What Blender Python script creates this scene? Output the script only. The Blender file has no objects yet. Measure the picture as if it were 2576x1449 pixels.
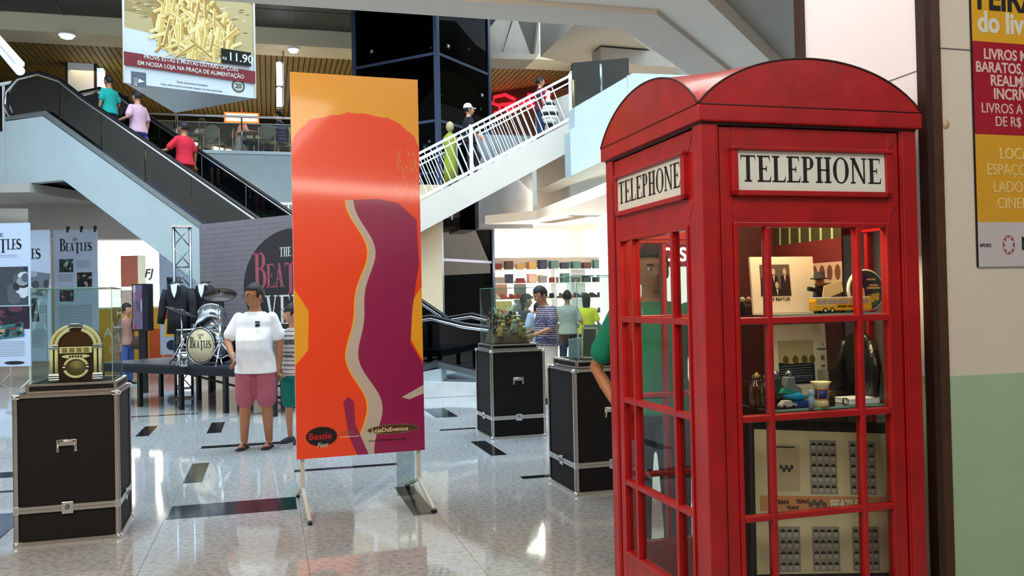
import bpy, bmesh, math, random
from mathutils import Vector, Matrix
random.seed(7)
PI = math.pi
sc = bpy.context.scene
COL = sc.collection

# ------------------------------------------------------------ camera, world, lights
F_PX, PITCH, ROLL, EYE = 2200.0, 0.01477, 0.021, 1.5
CF = Vector((0, math.cos(PITCH), math.sin(PITCH)))
_u0 = Vector((0, -math.sin(PITCH), math.cos(PITCH)))
CR = math.cos(ROLL)*Vector((1, 0, 0)) - math.sin(ROLL)*_u0
CU = math.sin(ROLL)*Vector((1, 0, 0)) + math.cos(ROLL)*_u0
EYEP = Vector((0, 0, EYE))
cd = bpy.data.cameras.new('camera')
cd.sensor_width = 36; cd.lens = 36*F_PX/2576; cd.clip_start = 0.05; cd.clip_end = 200
cam = bpy.data.objects.new('camera', cd); COL.objects.link(cam)
m3 = Matrix((CR, CU, -CF)).transposed()
cam.matrix_world = Matrix.Translation(EYEP) @ m3.to_4x4()
sc.camera = cam
sc.view_settings.view_transform = 'Standard'; sc.view_settings.look = 'None'
sc.view_settings.gamma = 1; sc.view_settings.use_curve_mapping = False
sc.view_settings.exposure = 0.27
w = bpy.data.worlds.new('daylight'); sc.world = w; w.use_nodes = True
w.node_tree.nodes['Background'].inputs[0].default_value = (0.68, 0.86, 1.0, 1)
w.node_tree.nodes['Background'].inputs[1].default_value = 2.2

def lin(h):
    h = h.lstrip('#')
    r = [int(h[i:i+2], 16)/255 for i in (0, 2, 4)]
    return tuple(x/12.92 if x <= 0.04045 else ((x+0.055)/1.055)**2.4 for x in r)

def area(name, loc, target, sx, sy, power, col):
    l = bpy.data.lights.new(name, 'AREA'); l.shape = 'RECTANGLE'; l.size = sx; l.size_y = sy
    l.energy = power; l.color = lin(col)
    o = bpy.data.objects.new(name, l); COL.objects.link(o); o.location = loc
    o.rotation_euler = (Vector(target)-Vector(loc)).to_track_quat('-Z', 'Y').to_euler()
    return o
area('skylight', (-2, 11, 15.5), (-2, 12, 0), 12, 9, 2600, '#d5ecff')
area('near_ceiling_fill', (0.2, 0.6, 4.0), (0.6, 2.6, 0), 2.2, 1.6, 72, '#fff0e0')  # unseen area lights added as front fill for the near zone
area('near_ceiling_fill', (-3.2, 1.6, 4.0), (-2.6, 4.6, 0), 2.0, 1.4, 150, '#ffe9d2')
area('near_ceiling_fill', (3.6, 1.4, 4.0), (3.2, 3.4, 0), 1.2, 1.2, 20, '#f4f6ff')
area('shop_lamp', (2.6, 20.5, 3.3), (1.2, 16, 0.5), 5, 2.5, 420, '#fff2e4')
area('shop_lamp', (-8.5, 24, 3.3), (-8, 18, 0.5), 5, 2.5, 330, '#fff4ea')
area('food_court_lamp', (-7.5, 25.5, 8.1), (-7.5, 25.5, 5), 9, 4, 230, '#ffdca0')
area('food_court_lamp', (1.6, 26.0, 8.1), (1.6, 26.0, 5), 5, 3, 45, '#ffdca0')

# ------------------------------------------------------------ pixel to place
def ray(x, y):
    return CF + CR*((x-1288)/F_PX) + CU*((724.5-y)/F_PX)
def at(x, y, D):
    d = ray(x, y); return EYEP + d*(D/d.y)
def atz(x, y, z):
    d = ray(x, y); return EYEP + d*((z-EYE)/d.z)
def onpl(x, y, P0, u):
    d = ray(x, y); n = Vector((-u[1], u[0], 0)); P = Vector((P0[0], P0[1], 0))
    t = (P-EYEP).dot(n)/d.dot(n); Q = EYEP + d*t
    return ((Q.x-P0[0])*u[0] + (Q.y-P0[1])*u[1], Q.z)
def dirv(deg): return (math.cos(math.radians(deg)), math.sin(math.radians(deg)))
E1, E2 = dirv(15.5), dirv(105.5)
G = math.radians(15.5)

# ------------------------------------------------------------ materials
MATS = {}
def mat(name, col='#808080', rough=0.5, metal=0.0, emit=None, es=0.0, noise=0.0, nscale=6.0, bump=0.0, bscale=40.0,
        attr=False, alpha=1.0, coat=0.0, ior=1.45, aniso=None):
    if name in MATS: return MATS[name]
    m = bpy.data.materials.new(name); m.use_nodes = True; nt = m.node_tree; b = nt.nodes['Principled BSDF']
    c = lin(col); b.inputs['Base Color'].default_value = (*c, 1)
    b.inputs['Roughness'].default_value = rough; b.inputs['Metallic'].default_value = metal
    b.inputs['IOR'].default_value = ior
    b.inputs['Coat Weight'].default_value = coat
    src = None
    if attr:
        a = nt.nodes.new('ShaderNodeAttribute'); a.attribute_name = 'Col'; src = a.outputs['Color']
        nt.links.new(src, b.inputs['Base Color'])
    if noise or bump:
        tc = nt.nodes.new('ShaderNodeTexCoord')
    if noise:
        n = nt.nodes.new('ShaderNodeTexNoise'); n.inputs['Scale'].default_value = nscale; n.inputs['Detail'].default_value = 6
        nt.links.new(tc.outputs['Object'], n.inputs['Vector'])
        r = nt.nodes.new('ShaderNodeMapRange'); r.inputs[1].default_value = 0.3; r.inputs[2].default_value = 0.7
        r.inputs[3].default_value = 1-noise; r.inputs[4].default_value = 1+noise
        nt.links.new(n.outputs['Fac'], r.inputs[0])
        x = nt.nodes.new('ShaderNodeVectorMath'); x.operation = 'SCALE'
        if src: nt.links.new(src, x.inputs[0])
        else: x.inputs[0].default_value = c
        nt.links.new(r.outputs[0], x.inputs['Scale']); nt.links.new(x.outputs[0], b.inputs['Base Color'])
    if bump:
        n2 = nt.nodes.new('ShaderNodeTexNoise'); n2.inputs['Scale'].default_value = bscale; n2.inputs['Detail'].default_value = 3
        nt.links.new(tc.outputs['Object'], n2.inputs['Vector'])
        bp = nt.nodes.new('ShaderNodeBump'); bp.inputs['Strength'].default_value = bump; bp.inputs['Distance'].default_value = 0.01
        nt.links.new(n2.outputs['Fac'], bp.inputs['Height']); nt.links.new(bp.outputs[0], b.inputs['Normal'])
    if emit:
        b.inputs['Emission Color'].default_value = (*lin(emit), 1); b.inputs['Emission Strength'].default_value = es
        if attr: nt.links.new(src, b.inputs['Emission Color'])
    MATS[name] = m; return m

def glassmat(name, tint='#eef6f2', refl=0.0, rough=0.0, ior=1.5):
    """clear sheet glass: transparent body with a Fresnel mirror"""
    if name in MATS: return MATS[name]
    m = bpy.data.materials.new(name); m.use_nodes = True; nt = m.node_tree
    for n in list(nt.nodes): nt.nodes.remove(n)
    o = nt.nodes.new('ShaderNodeOutputMaterial'); mx = nt.nodes.new('ShaderNodeMixShader')
    t = nt.nodes.new('ShaderNodeBsdfTransparent'); g = nt.nodes.new('ShaderNodeBsdfGlossy')
    t.inputs[0].default_value = (*lin(tint), 1); g.inputs['Roughness'].default_value = rough
    f = nt.nodes.new('ShaderNodeFresnel'); f.inputs[0].default_value = ior
    a = nt.nodes.new('ShaderNodeMath'); a.operation = 'ADD'; a.inputs[1].default_value = refl; a.use_clamp = True
    geo = nt.nodes.new('ShaderNodeNewGeometry'); inv = nt.nodes.new('ShaderNodeMath'); inv.operation = 'SUBTRACT'; inv.inputs[0].default_value = 1.0
    mu = nt.nodes.new('ShaderNodeMath'); mu.operation = 'MULTIPLY'     # only the front side of a sheet mirrors
    nt.links.new(geo.outputs['Backfacing'], inv.inputs[1]); nt.links.new(f.outputs[0], a.inputs[0]); nt.links.new(a.outputs[0], mu.inputs[0]); nt.links.new(inv.outputs[0], mu.inputs[1]); nt.links.new(mu.outputs[0], mx.inputs[0])
    nt.links.new(t.outputs[0], mx.inputs[1]); nt.links.new(g.outputs[0], mx.inputs[2]); nt.links.new(mx.outputs[0], o.inputs[0])
    MATS[name] = m; return m

def granite(name, base, speck, rough):
    m = bpy.data.materials.new(name); m.use_nodes = True; nt = m.node_tree; b = nt.nodes['Principled BSDF']
    tc = nt.nodes.new('ShaderNodeTexCoord')
    v = nt.nodes.new('ShaderNodeTexVoronoi'); v.inputs['Scale'].default_value = 95
    n = nt.nodes.new('ShaderNodeTexNoise'); n.inputs['Scale'].default_value = 28; n.inputs['Detail'].default_value = 8
    n3 = nt.nodes.new('ShaderNodeTexNoise'); n3.inputs['Scale'].default_value = 1.3; n3.inputs['Detail'].default_value = 4
    geo = nt.nodes.new('ShaderNodeNewGeometry')
    for q in (v, n, n3): nt.links.new(geo.outputs['Position'], q.inputs['Vector'])
    rr = nt.nodes.new('ShaderNodeValToRGB'); e = rr.color_ramp.elements
    e[0].position = 0.36; e[0].color = (*lin(speck), 1); e[1].position = 0.56; e[1].color = (*lin(base), 1)
    nt.links.new(n.outputs['Fac'], rr.inputs[0])
    mx = nt.nodes.new('ShaderNodeMix'); mx.data_type = 'RGBA'; mx.blend_type = 'MULTIPLY'; mx.inputs[0].default_value = 0.16
    nt.links.new(rr.outputs[0], mx.inputs[6]); nt.links.new(v.outputs['Color'], mx.inputs[7])
    mx2 = nt.nodes.new('ShaderNodeVectorMath'); mx2.operation = 'SCALE'
    r2 = nt.nodes.new('ShaderNodeMapRange'); r2.inputs[3].default_value = 0.85; r2.inputs[4].default_value = 1.12
    nt.links.new(n3.outputs['Fac'], r2.inputs[0]); nt.links.new(mx.outputs[2], mx2.inputs[0]); nt.links.new(r2.outputs[0], mx2.inputs['Scale'])
    nt.links.new(mx2.outputs[0], b.inputs['Base Color'])
    b.inputs['Roughness'].default_value = rough; b.inputs['IOR'].default_value = 1.75
    MATS[name] = m; return m

granite('granite', '#b7b9b9', '#9c9d9a', 0.05)
granite('black_granite', '#1c1d20', '#101012', 0.10)
mat('joint', '#6a6a66', 0.6)
mat('plaster_cool', '#b0bdc0', 0.75, noise=0.04, nscale=1.2)
mat('plaster_warm', '#d2cabe', 0.8, noise=0.04, nscale=1.0)
mat('plaster_dark', '#bdb6ac', 0.8, noise=0.04, nscale=1.0)
mat('plaster_grey', '#a5a19a', 0.8, noise=0.05, nscale=1.0)
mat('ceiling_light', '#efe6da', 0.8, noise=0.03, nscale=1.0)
mat('ceiling_lip', '#d6ccc0', 0.8, noise=0.03, nscale=1.0)  # ceiling tone darkened so the lip band reads as shaded
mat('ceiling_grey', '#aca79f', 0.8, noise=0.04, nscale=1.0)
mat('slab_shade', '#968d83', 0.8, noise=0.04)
mat('beige_wall', '#dcc8a6', 0.7, noise=0.03)
mat('marble_grey', '#8e9297', 0.25, noise=0.22, nscale=1.6)
mat('white_panel', '#eef4fc', 0.45, noise=0.02, nscale=2)
mat('cream_panel', '#dcd6c6', 0.5, noise=0.02, nscale=2)
mat('mint', '#a6c4a4', 0.5, noise=0.03, nscale=2)
mat('brown_wood', '#4a3020', 0.45, noise=0.15, nscale=14, bump=0.1)
mat('brown_dark', '#33201a', 0.4, noise=0.1)
mat('slat', '#8f7640', 0.6, noise=0.15, nscale=3)
mat('cream_band', '#e4d9bd', 0.7)
mat('dark_ceiling', '#3d4242', 0.5, noise=0.1, nscale=2)
mat('dark_wall', '#241a15', 0.6)
mat('red_paint', '#a00c12', 0.42, noise=0.16, nscale=9, bump=0.12, bscale=26, coat=0.4)
MATS['red_paint'].node_tree.nodes['Principled BSDF'].inputs['Coat Roughness'].default_value = 0.16
mat('black_print', '#15171a', 0.5)
mat('sign_white', '#dbe0d8', 0.3, noise=0.02)
mat('alu', '#d2cec8', 0.28, 1.0, bump=0.05, noise=0.04, nscale=30)
mat('chrome', '#e6e8ea', 0.12, 1.0)
mat('steel', '#9aa4ac', 0.22, 1.0)
mat('case_black', '#060506', 0.85, noise=0.25, nscale=60, bump=0.25, bscale=220)
mat('black', '#0e0f12', 0.45)
mat('black_gloss', '#08090c', 0.08)
mat('black_cloth', '#15171f', 0.85, bump=0.3, bscale=80)
mat('stage_cloth', '#1e242c', 0.6, noise=0.1, nscale=2, bump=0.2, bscale=30)
mat('rubber', '#0b0b0d', 0.35)
mat('white_metal', '#eef2f6', 0.35)
mat('cream', '#eadcae', 0.3)
mat('jukebox_wood', '#3a1810', 0.3, noise=0.3, nscale=20)
mat('gold_grille', '#8f7f55', 0.35, 0.7, bump=0.4, bscale=260)
mat('glass_edge', '#7fb0a2', 0.2)
mat('print', attr=True, rough=0.38)
mat('poster', attr=True, rough=0.3, coat=0.6)
MATS['poster'].node_tree.nodes['Principled BSDF'].inputs['Coat Roughness'].default_value = 0.07
mat('matte', attr=True, rough=0.75, noise=0.06, nscale=12)
mat('cloth', attr=True, rough=0.9, noise=0.07, nscale=9, bump=0.25, bscale=60)
mat('skin', '#b98466', 0.55, noise=0.06, nscale=10)
mat('skin_tan', '#a8714f', 0.55, noise=0.08, nscale=10)
mat('hair', '#14100e', 0.6, bump=0.6, bscale=60, noise=0.3, nscale=30)
mat('lamp_white', '#ffffff', emit='#fff6ee', es=5.0)
mat('lamp_cool', '#ffffff', emit='#e8ecff', es=5.5)
mat('lamp_blue', '#ffffff', emit='#7fb4ff', es=7.0)
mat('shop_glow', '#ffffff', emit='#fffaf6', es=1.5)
mat('shop_glow_teal', '#ffffff', emit='#bfeeee', es=0.8)
mat('shop_glow_warm', '#ffffff', emit='#fff0d8', es=1.25)
mat('neon_red', '#ff2030', emit='#ff1c2e', es=1.6)
mat('neon_orange', '#ff6a30', emit='#ff5a22', es=2.2)
mat('neon_core', '#ffffff', emit='#ffe9b0', es=3.5)
mat('marble_white', '#d9dcdb', 0.25, noise=0.06)
glassmat('glass', '#f2f8f5', 0.0)
glassmat('glass_case', '#f3faf7', 0.02)
glassmat('glass_tint', '#4a5254', 0.05)
glassmat('glass_dark', '#20262c', 0.0, ior=1.13)
glassmat('acrylic', '#dfe6e6', 0.10)
glassmat('brown_glass', '#8a6a4c', 0.04, 0.05)

# ------------------------------------------------------------ mesh builder
class MB:
    def __init__(s):
        s.v = []; s.f = []; s.mi = []; s.cl = []; s.sm = []; s.m = 0; s.c = (0.5, 0.5, 0.5); s.usecol = False; s.M = None
    def col(s, h): s.c = lin(h) if isinstance(h, str) else h; s.usecol = True; return s
    def add(s, vs, fs, smooth=False):
        o = len(s.v)
        if s.M is not None: vs = [s.M @ Vector(p) for p in vs]
        s.v += [tuple(p) for p in vs]
        for f in fs:
            s.f.append(tuple(i+o for i in f)); s.mi.append(s.m); s.cl.append(s.c); s.sm.append(smooth)
        return s
    def box(s, x0, y0, z0, x1, y1, z1):
        if x0 > x1: x0, x1 = x1, x0
        if y0 > y1: y0, y1 = y1, y0
        if z0 > z1: z0, z1 = z1, z0
        v = [(x, y, z) for z in (z0, z1) for y in (y0, y1) for x in (x0, x1)]
        return s.add(v, [(0, 2, 3, 1), (4, 5, 7, 6), (0, 1, 5, 4), (2, 6, 7, 3), (0, 4, 6, 2), (1, 3, 7, 5)])
    def bar(s, a, b, w, h, up=(0, 0, 1)):
        a, b = Vector(a), Vector(b); d = (b-a).normalized(); up = Vector(up)
        if abs(d.dot(up)) > 0.98: up = Vector((0, 1, 0))
        r = d.cross(up).normalized(); u = r.cross(d).normalized()
        v = [p + r*(i*w/2) + u*(j*h/2) for p in (a, b) for i, j in ((-1, -1), (1, -1), (1, 1), (-1, 1))]
        return s.add(v, [(0, 1, 2, 3), (7, 6, 5, 4), (0, 4, 5, 1), (1, 5, 6, 2), (2, 6, 7, 3), (3, 7, 4, 0)])
    def loft(s, rings, caps=True, smooth=True):
        n = len(rings[0]); vs = [p for r in rings for p in r]; fs = []
        for k in range(len(rings)-1):
            for i in range(n):
                j = (i+1) % n; fs.append((k*n+i, k*n+j, (k+1)*n+j, (k+1)*n+i))
        if caps: fs.append(tuple(range(n-1, -1, -1))); fs.append(tuple((len(rings)-1)*n+i for i in range(n)))
        return s.add(vs, fs, smooth)
    def tube(s, pts, rad, n=10, caps=True, smooth=True):
        pts = [Vector(p) for p in pts]
        if not hasattr(rad, '__len__'): rad = [rad]*len(pts)
        rings = []; ref = None
        for i, p in enumerate(pts):
            t = (pts[min(i+1, len(pts)-1)]-pts[max(i-1, 0)]).normalized()
            if ref is None: ref = Vector((0, 0, 1)) if abs(t.z) < 0.9 else Vector((0, 1, 0))
            r = t.cross(ref).normalized(); u = r.cross(t).normalized(); ref = u
            rings.append([p + r*(math.cos(2*PI*k/n)*rad[i]) + u*(math.sin(2*PI*k/n)*rad[i]) for k in range(n)])
        return s.loft(rings, caps, smooth)
    def rings(s, data, n=20, smooth=True, caps=True, pw=2.0):
        """data: (cx, cy, cz, rx, ry) horizontal superellipse rings"""
        R = []
        for cx, cy, cz, rx, ry in data:
            r = []
            for k in range(n):
                a = 2*PI*k/n; ca, sa = math.cos(a), math.sin(a)
                r.append((cx + rx*math.copysign(abs(ca)**(2/pw), ca), cy + ry*math.copysign(abs(sa)**(2/pw), sa), cz))
            R.append(r)
        return s.loft(R, caps, smooth)
    def lathe(s, prof, n=24, c=(0, 0, 0), axis=None, smooth=True):
        old = s.M; T = Matrix.Translation(Vector(c))
        if axis is not None: T = T @ Vector(axis).to_track_quat('Z', 'Y').to_matrix().to_4x4()
        s.M = (old @ T) if old is not None else T
        s.loft([[(max(r, 1e-4)*math.cos(2*PI*k/n), max(r, 1e-4)*math.sin(2*PI*k/n), z) for k in range(n)] for r, z in prof], True, smooth)
        s.M = old; return s
    def ball(s, c, rx, ry=None, rz=None, n=12, m=8):
        ry = rx if ry is None else ry; rz = rx if rz is None else rz
        R = []
        for j in range(m+1):
            t = PI*(j/m) if 0 < j < m else (0.02 if j == 0 else PI-0.02)
            R.append([(c[0]+rx*math.sin(t)*math.cos(2*PI*k/n), c[1]+ry*math.sin(t)*math.sin(2*PI*k/n), c[2]-rz*math.cos(t)) for k in range(n)])
        return s.loft(R)
    def prism(s, poly, y0, y1):
        """poly in (x, z), extruded along y"""
        n = len(poly); v = [(x, y0, z) for x, z in poly] + [(x, y1, z) for x, z in poly]
        fs = [tuple(range(n)), tuple(range(2*n-1, n-1, -1))] + [(i, n+i, n+(i+1) % n, (i+1) % n) for i in range(n)]
        return s.add(v, fs)
    def prismz(s, poly, z0, z1):
        n = len(poly); v = [(x, y, z0) for x, y in poly] + [(x, y, z1) for x, y in poly]
        fs = [tuple(range(n-1, -1, -1)), tuple(range(n, 2*n))] + [(i, (i+1) % n, n+(i+1) % n, n+i) for i in range(n)]
        return s.add(v, fs)
    def flat(s, poly, y):
        return s.add([(x, y, z) for x, z in poly], [tuple(range(len(poly)))])
    def addmesh(s, me, smooth=True):
        return s.add([v.co.copy() for v in me.vertices], [tuple(p.vertices) for p in me.polygons], smooth)
    def mesh(s, name, mats):
        me = bpy.data.meshes.new(name); me.from_pydata(s.v, [], s.f)
        bm = bmesh.new(); bm.from_mesh(me); bm.normal_update()
        try: bmesh.ops.recalc_face_normals(bm, faces=bm.faces[:])
        except Exception: pass
        bm.to_mesh(me); bm.free()
        if not isinstance(mats, (list, tuple)): mats = [mats]
        for q in mats: me.materials.append(MATS[q] if isinstance(q, str) else q)
        me.polygons.foreach_set('material_index', s.mi); me.polygons.foreach_set('use_smooth', s.sm)
        if s.usecol:
            a = me.color_attributes.new('Col', 'FLOAT_COLOR', 'CORNER'); k = 0
            for i, p in enumerate(me.polygons):
                for _ in range(p.loop_total): a.data[k].color = (*s.cl[i], 1); k += 1
        me.update(); return me
    def build(s, name, mats, parent=None, loc=(0, 0, 0), rz=0.0, bev=0.0, kind=None, label=None):
        return place(s.mesh(name, mats), name, parent, loc, rz, bev, kind, label)

def place(me, name, parent=None, loc=(0, 0, 0), rz=0.0, bev=0.0, kind=None, label=None):
    o = bpy.data.objects.new(name, me); COL.objects.link(o)
    o.location = loc; o.rotation_euler = (0, 0, rz)
    if parent is not None: o.parent = parent
    if bev:
        b = o.modifiers.new('bevel', 'BEVEL'); b.width = bev; b.segments = 2; b.limit_method = 'ANGLE'
    if kind: o['kind'] = kind
    if label: o['label'] = label
    return o
def tag(o, label, cat, group=None):
    o['label'] = label; o['category'] = cat
    if group: o['group'] = group
    return o
def thing(name, label, cat, loc=(0, 0, 0), rz=0.0, group=None):
    o = bpy.data.objects.new(name, None); COL.objects.link(o); o.empty_display_size = 0.1
    o.location = loc; o.rotation_euler = (0, 0, rz)
    return tag(o, label, cat, group)
def struct(mb, name, mats, loc=(0, 0, 0), rz=0.0, bev=0.0):
    return mb.build(name, mats, None, loc, rz, bev, 'structure')
def kids(o): return [c for c in bpy.data.objects if c.parent == o]
def dup(root, loc, rz, label=None, group=None):
    def rec(o, par):
        c = o.copy(); COL.objects.link(c); c.parent = par
        for ch in kids(o): rec(ch, c)
        return c
    r = rec(root, None); r.location = loc; r.rotation_euler = (0, 0, rz)
    if label: r['label'] = label
    if group: r['group'] = group
    return r
def ell(cx, cz, rx, rz, n=28, a0=0, a1=2*PI):
    full = abs(a1-a0-2*PI) < 1e-6; k = n if full else n+1
    return [(cx+rx*math.cos(a0+(a1-a0)*i/n), cz+rz*math.sin(a0+(a1-a0)*i/n)) for i in range(k)]

# ------------------------------------------------------------ lettering
def text_mesh(s, size, align='LEFT', bold=0.0, shear=0.0, ext=0.0008, sx=1.0):
    """sans lettering lying in the XZ plane, facing -Y"""
    cu = bpy.data.curves.new('t', 'FONT'); cu.body = s; cu.size = size; cu.align_x = align
    cu.offset = bold*size; cu.shear = shear; cu.extrude = ext; cu.resolution_u = 3
    ob = bpy.data.objects.new('t', cu); COL.objects.link(ob)
    dg = bpy.context.evaluated_depsgraph_get(); me = bpy.data.meshes.new_from_object(ob.evaluated_get(dg))
    bpy.data.objects.remove(ob); bpy.data.curves.remove(cu)
    for v in me.vertices: v.co = Vector((v.co.x*sx, -v.co.z, v.co.y))
    return me
def text(s, size, x, z, y, m, parent, name='lettering', align='LEFT', bold=0.0, shear=0.0, sx=1.0, ext=0.0008, label=None, roll=0.0):
    me = text_mesh(s, size, align, bold, shear, ext, sx); me.materials.append(MATS[m] if isinstance(m, str) else m)
    o = place(me, name, parent, (x, y, z), label=label); o.rotation_euler = (0, roll, 0); return o

def serif(word, x, z, h, y, mb, widths=None, cond=1.0, wt=0.17, gap=0.09, th=0.0012):
    """Roman serif capitals drawn from strokes; word = list of (char, dz0, scale)"""
    def bar(pts): mb.prism(pts, y-th, y)
    def rect(x0, z0, x1, z1): bar([(x0, z0), (x1, z0), (x1, z1), (x0, z1)])
    def arc(cx, cz, rx, rz, a0, a1, T, t, n=14):
        out = []; inn = []
        for i in range(n+1):
            a = a0+(a1-a0)*i/n; k = abs(math.cos(a)); ww = t+(T-t)*k
            out.append((cx+rx*math.cos(a), cz+rz*math.sin(a))); inn.append((cx+(rx-ww)*math.cos(a), cz+(rz-t)*math.sin(a)))
        bar(out + inn[::-1])
    for ch, dz, sc_ in word:
        H = h*sc_; zz = z+dz*h; T = wt*H*cond; t = 0.055*H; s_ = 0.085*H*cond; b = zz
        W = {'T': .68, 'E': .62, 'L': .6, 'P': .6, 'H': .76, 'O': .78, 'N': .8, 'B': .64, 'A': .76, 'S': .52, 'V': .74, 'R': .7, 'D': .72, ' ': .4, 'I': .3}[ch]*H*cond
        X = x
        def stem(cx, z0=None, z1=None, top=True, bot=True, Tw=None):
            Tw = Tw or T; z0 = b if z0 is None else z0; z1 = b+H if z1 is None else z1
            rect(cx-Tw/2, z0, cx+Tw/2, z1)
            if bot: rect(cx-Tw/2-s_, z0, cx+Tw/2+s_, z0+t)
            if top: rect(cx-Tw/2-s_, z1-t, cx+Tw/2+s_, z1)
        if ch == 'T':
            stem(X+W/2, top=False); rect(X, b+H-t, X+W, b+H)
            bar([(X, b+H), (X, b+H*.78), (X+t*.7, b+H-t)]); bar([(X+W, b+H), (X+W-t*.7, b+H-t), (X+W, b+H*.78)])
        elif ch == 't':
            pass
        elif ch in 'EL':
            stem(X+s_+T/2, top=(ch == 'L'))
            rect(X+s_, b, X+W, b+t); bar([(X+W, b), (X+W+t*.6, b+H*.25), (X+W-t*.9, b+t)])
            if ch == 'E':
                rect(X, b+H-t, X+W*.95, b+H); bar([(X+W*.95, b+H), (X+W*.95-t*.9, b+H-t), (X+W*.95, b+H*.78)])
                rect(X+s_, b+H*.5-t/2, X+W*.72, b+H*.5+t/2); rect(X+W*.72-t*.6, b+H*.39, X+W*.72, b+H*.61)
        elif ch == 'H':
            stem(X+s_+T/2); stem(X+W-s_-T/2); rect(X+s_, b+H*.5-t/2, X+W-s_, b+H*.5+t/2)
        elif ch == 'I': stem(X+W/2)
        elif ch == 'N':
            stem(X+s_+t*.6, Tw=t*1.2); stem(X+W-s_-t*.6, Tw=t*1.2, bot=False)
            bar([(X+s_*.3, b+H), (X+s_*.3+T*1.15, b+H), (X+W-s_, b), (X+W-s_-T*.5, b)])
        elif ch == 'O':
            arc(X+W/2, b+H/2, W/2, H/2*1.03, 0, 2*PI, T, t, 32)
        elif ch in 'PBR':
            stem(X+s_+T/2); k = .5 if ch == 'P' else .52
            zc = b+H*(k+(1-k)/2); r1 = H*(1-k)/2
            rect(X+s_+T, b+H-t, X+W*.55, b+H); rect(X+s_+T, b+H*k, X+W*.55, b+H*k+t)
            arc(X+W*.55, zc, W*.42, r1, -PI/2, PI/2, T, t)
            if ch == 'B':
                rect(X+s_+T, b, X+W*.55, b+t); arc(X+W*.55, b+H*k/2, W*.5, H*k/2+t*.5, -PI/2, PI/2, T, t)
            if ch == 'R': bar([(X+W*.4, b+H*k), (X+W*.62, b+H*k), (X+W, b), (X+W*.78, b)])
        elif ch == 'A':
            bar([(X+s_, b), (X+s_+t*1.1, b), (X+W/2+t*.3, b+H*.97), (X+W/2-t*.6, b+H*.97)])
            bar([(X+W-s_-T*1.1, b), (X+W-s_, b), (X+W/2+T*.3, b+H), (X+W/2-T*.6, b+H)])
            rect(X, b, X+s_*2+t, b+t*.8); rect(X+W-s_*2-T, b, X+W, b+t*.8); rect(X+W*.28, b+H*.33, X+W*.72, b+H*.33+t)
        elif ch == 'V':
            bar([(X+s_, b+H), (X+s_+T*1.1, b+H), (X+W/2+T*.6, b), (X+W/2-T*.2, b)])
            bar([(X+W-s_-t, b+H), (X+W-s_, b+H), (X+W/2+t*.6, b), (X+W/2-t*.3, b)])
            rect(X, b+H-t*.8, X+s_*2+T, b+H); rect(X+W-s_*2-t, b+H-t*.8, X+W, b+H)
        elif ch == 'S':
            P = []
            for i in range(25):
                q = i/24; a = 0.35*PI + q*2*PI*0.80 if False else 0
                if q < .5: a = PI*0.12+(q/.5)*PI*1.3; P.append((X+W/2+W*.42*math.cos(a), b+H*.735+H*.225*math.sin(a)))
                else: a = PI*0.42-((q-.5)/.5)*PI*1.3; P.append((X+W/2+W*.44*math.cos(a), b+H*.265+H*.235*math.sin(a)))
            for i in range(len(P)-1):
                q = i/24; ww = t*.6+(T*.62-t*.6)*math.exp(-((q-.5)/.16)**2)+T*.12
                (xa, za), (xb, zb) = P[i], P[i+1]; dx, dz_ = xb-xa, zb-za; L = math.hypot(dx, dz_) or 1e-6; nx, nz = -dz_/L*ww, dx/L*ww; ex, ez = dx/L*ww*.2, dz_/L*ww*.2
                bar([(xa-ex+nx, za-ez+nz), (xb+ex+nx, zb+ez+nz), (xb+ex-nx, zb+ez-nz), (xa-ex-nx, za-ez-nz)])
        elif ch == 'D':
            stem(X+s_+T/2); rect(X+s_, b+H-t, X+W*.4, b+H); rect(X+s_, b, X+W*.4, b+t); arc(X+W*.4, b+H/2, W*.58, H/2, -PI/2, PI/2, T, t)
        x = X+W+gap*h*cond*(sc_ if sc_ < 1 else 1)
    return x
BEATLES = [('B', 0, 1.38), ('E', 0, .92), ('A', 0, .92), ('T', -.28, 1.2), ('L', 0, .92), ('E', 0, .92), ('S', 0, .92)]
def beatles_logo(x, z, wdt, y, m, parent, cond=0.75, the=True, name='lettering', m2=None, wt=0.19):
    """THE over BEATLES with tall B and dropped T, of total width wdt, baseline z"""
    t = MB(); L = serif(BEATLES, 0, 0, 1.0, 0, t, cond=cond, wt=wt, gap=0.03, th=0.001); k = wdt/L
    mb = MB(); serif(BEATLES, x, z, k, y, mb, cond=cond, wt=wt, gap=0.03, th=0.001)
    if the and m2 is None: serif([('T', 0, 1), ('H', 0, 1), ('E', 0, 1)], x+wdt*.40, z+k*1.12, k*.34, y, mb, cond=cond, wt=wt, gap=.08, th=0.001)
    mb.build(name, m, parent)
    if the and m2: 
        mb = MB(); serif([('T', 0, 1), ('H', 0, 1), ('E', 0, 1)], x+wdt*.40, z+k*1.16, k*.36, y, mb, cond=cond, wt=wt, gap=.08, th=0.001); mb.build(name, m2, parent)
    return k
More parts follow.
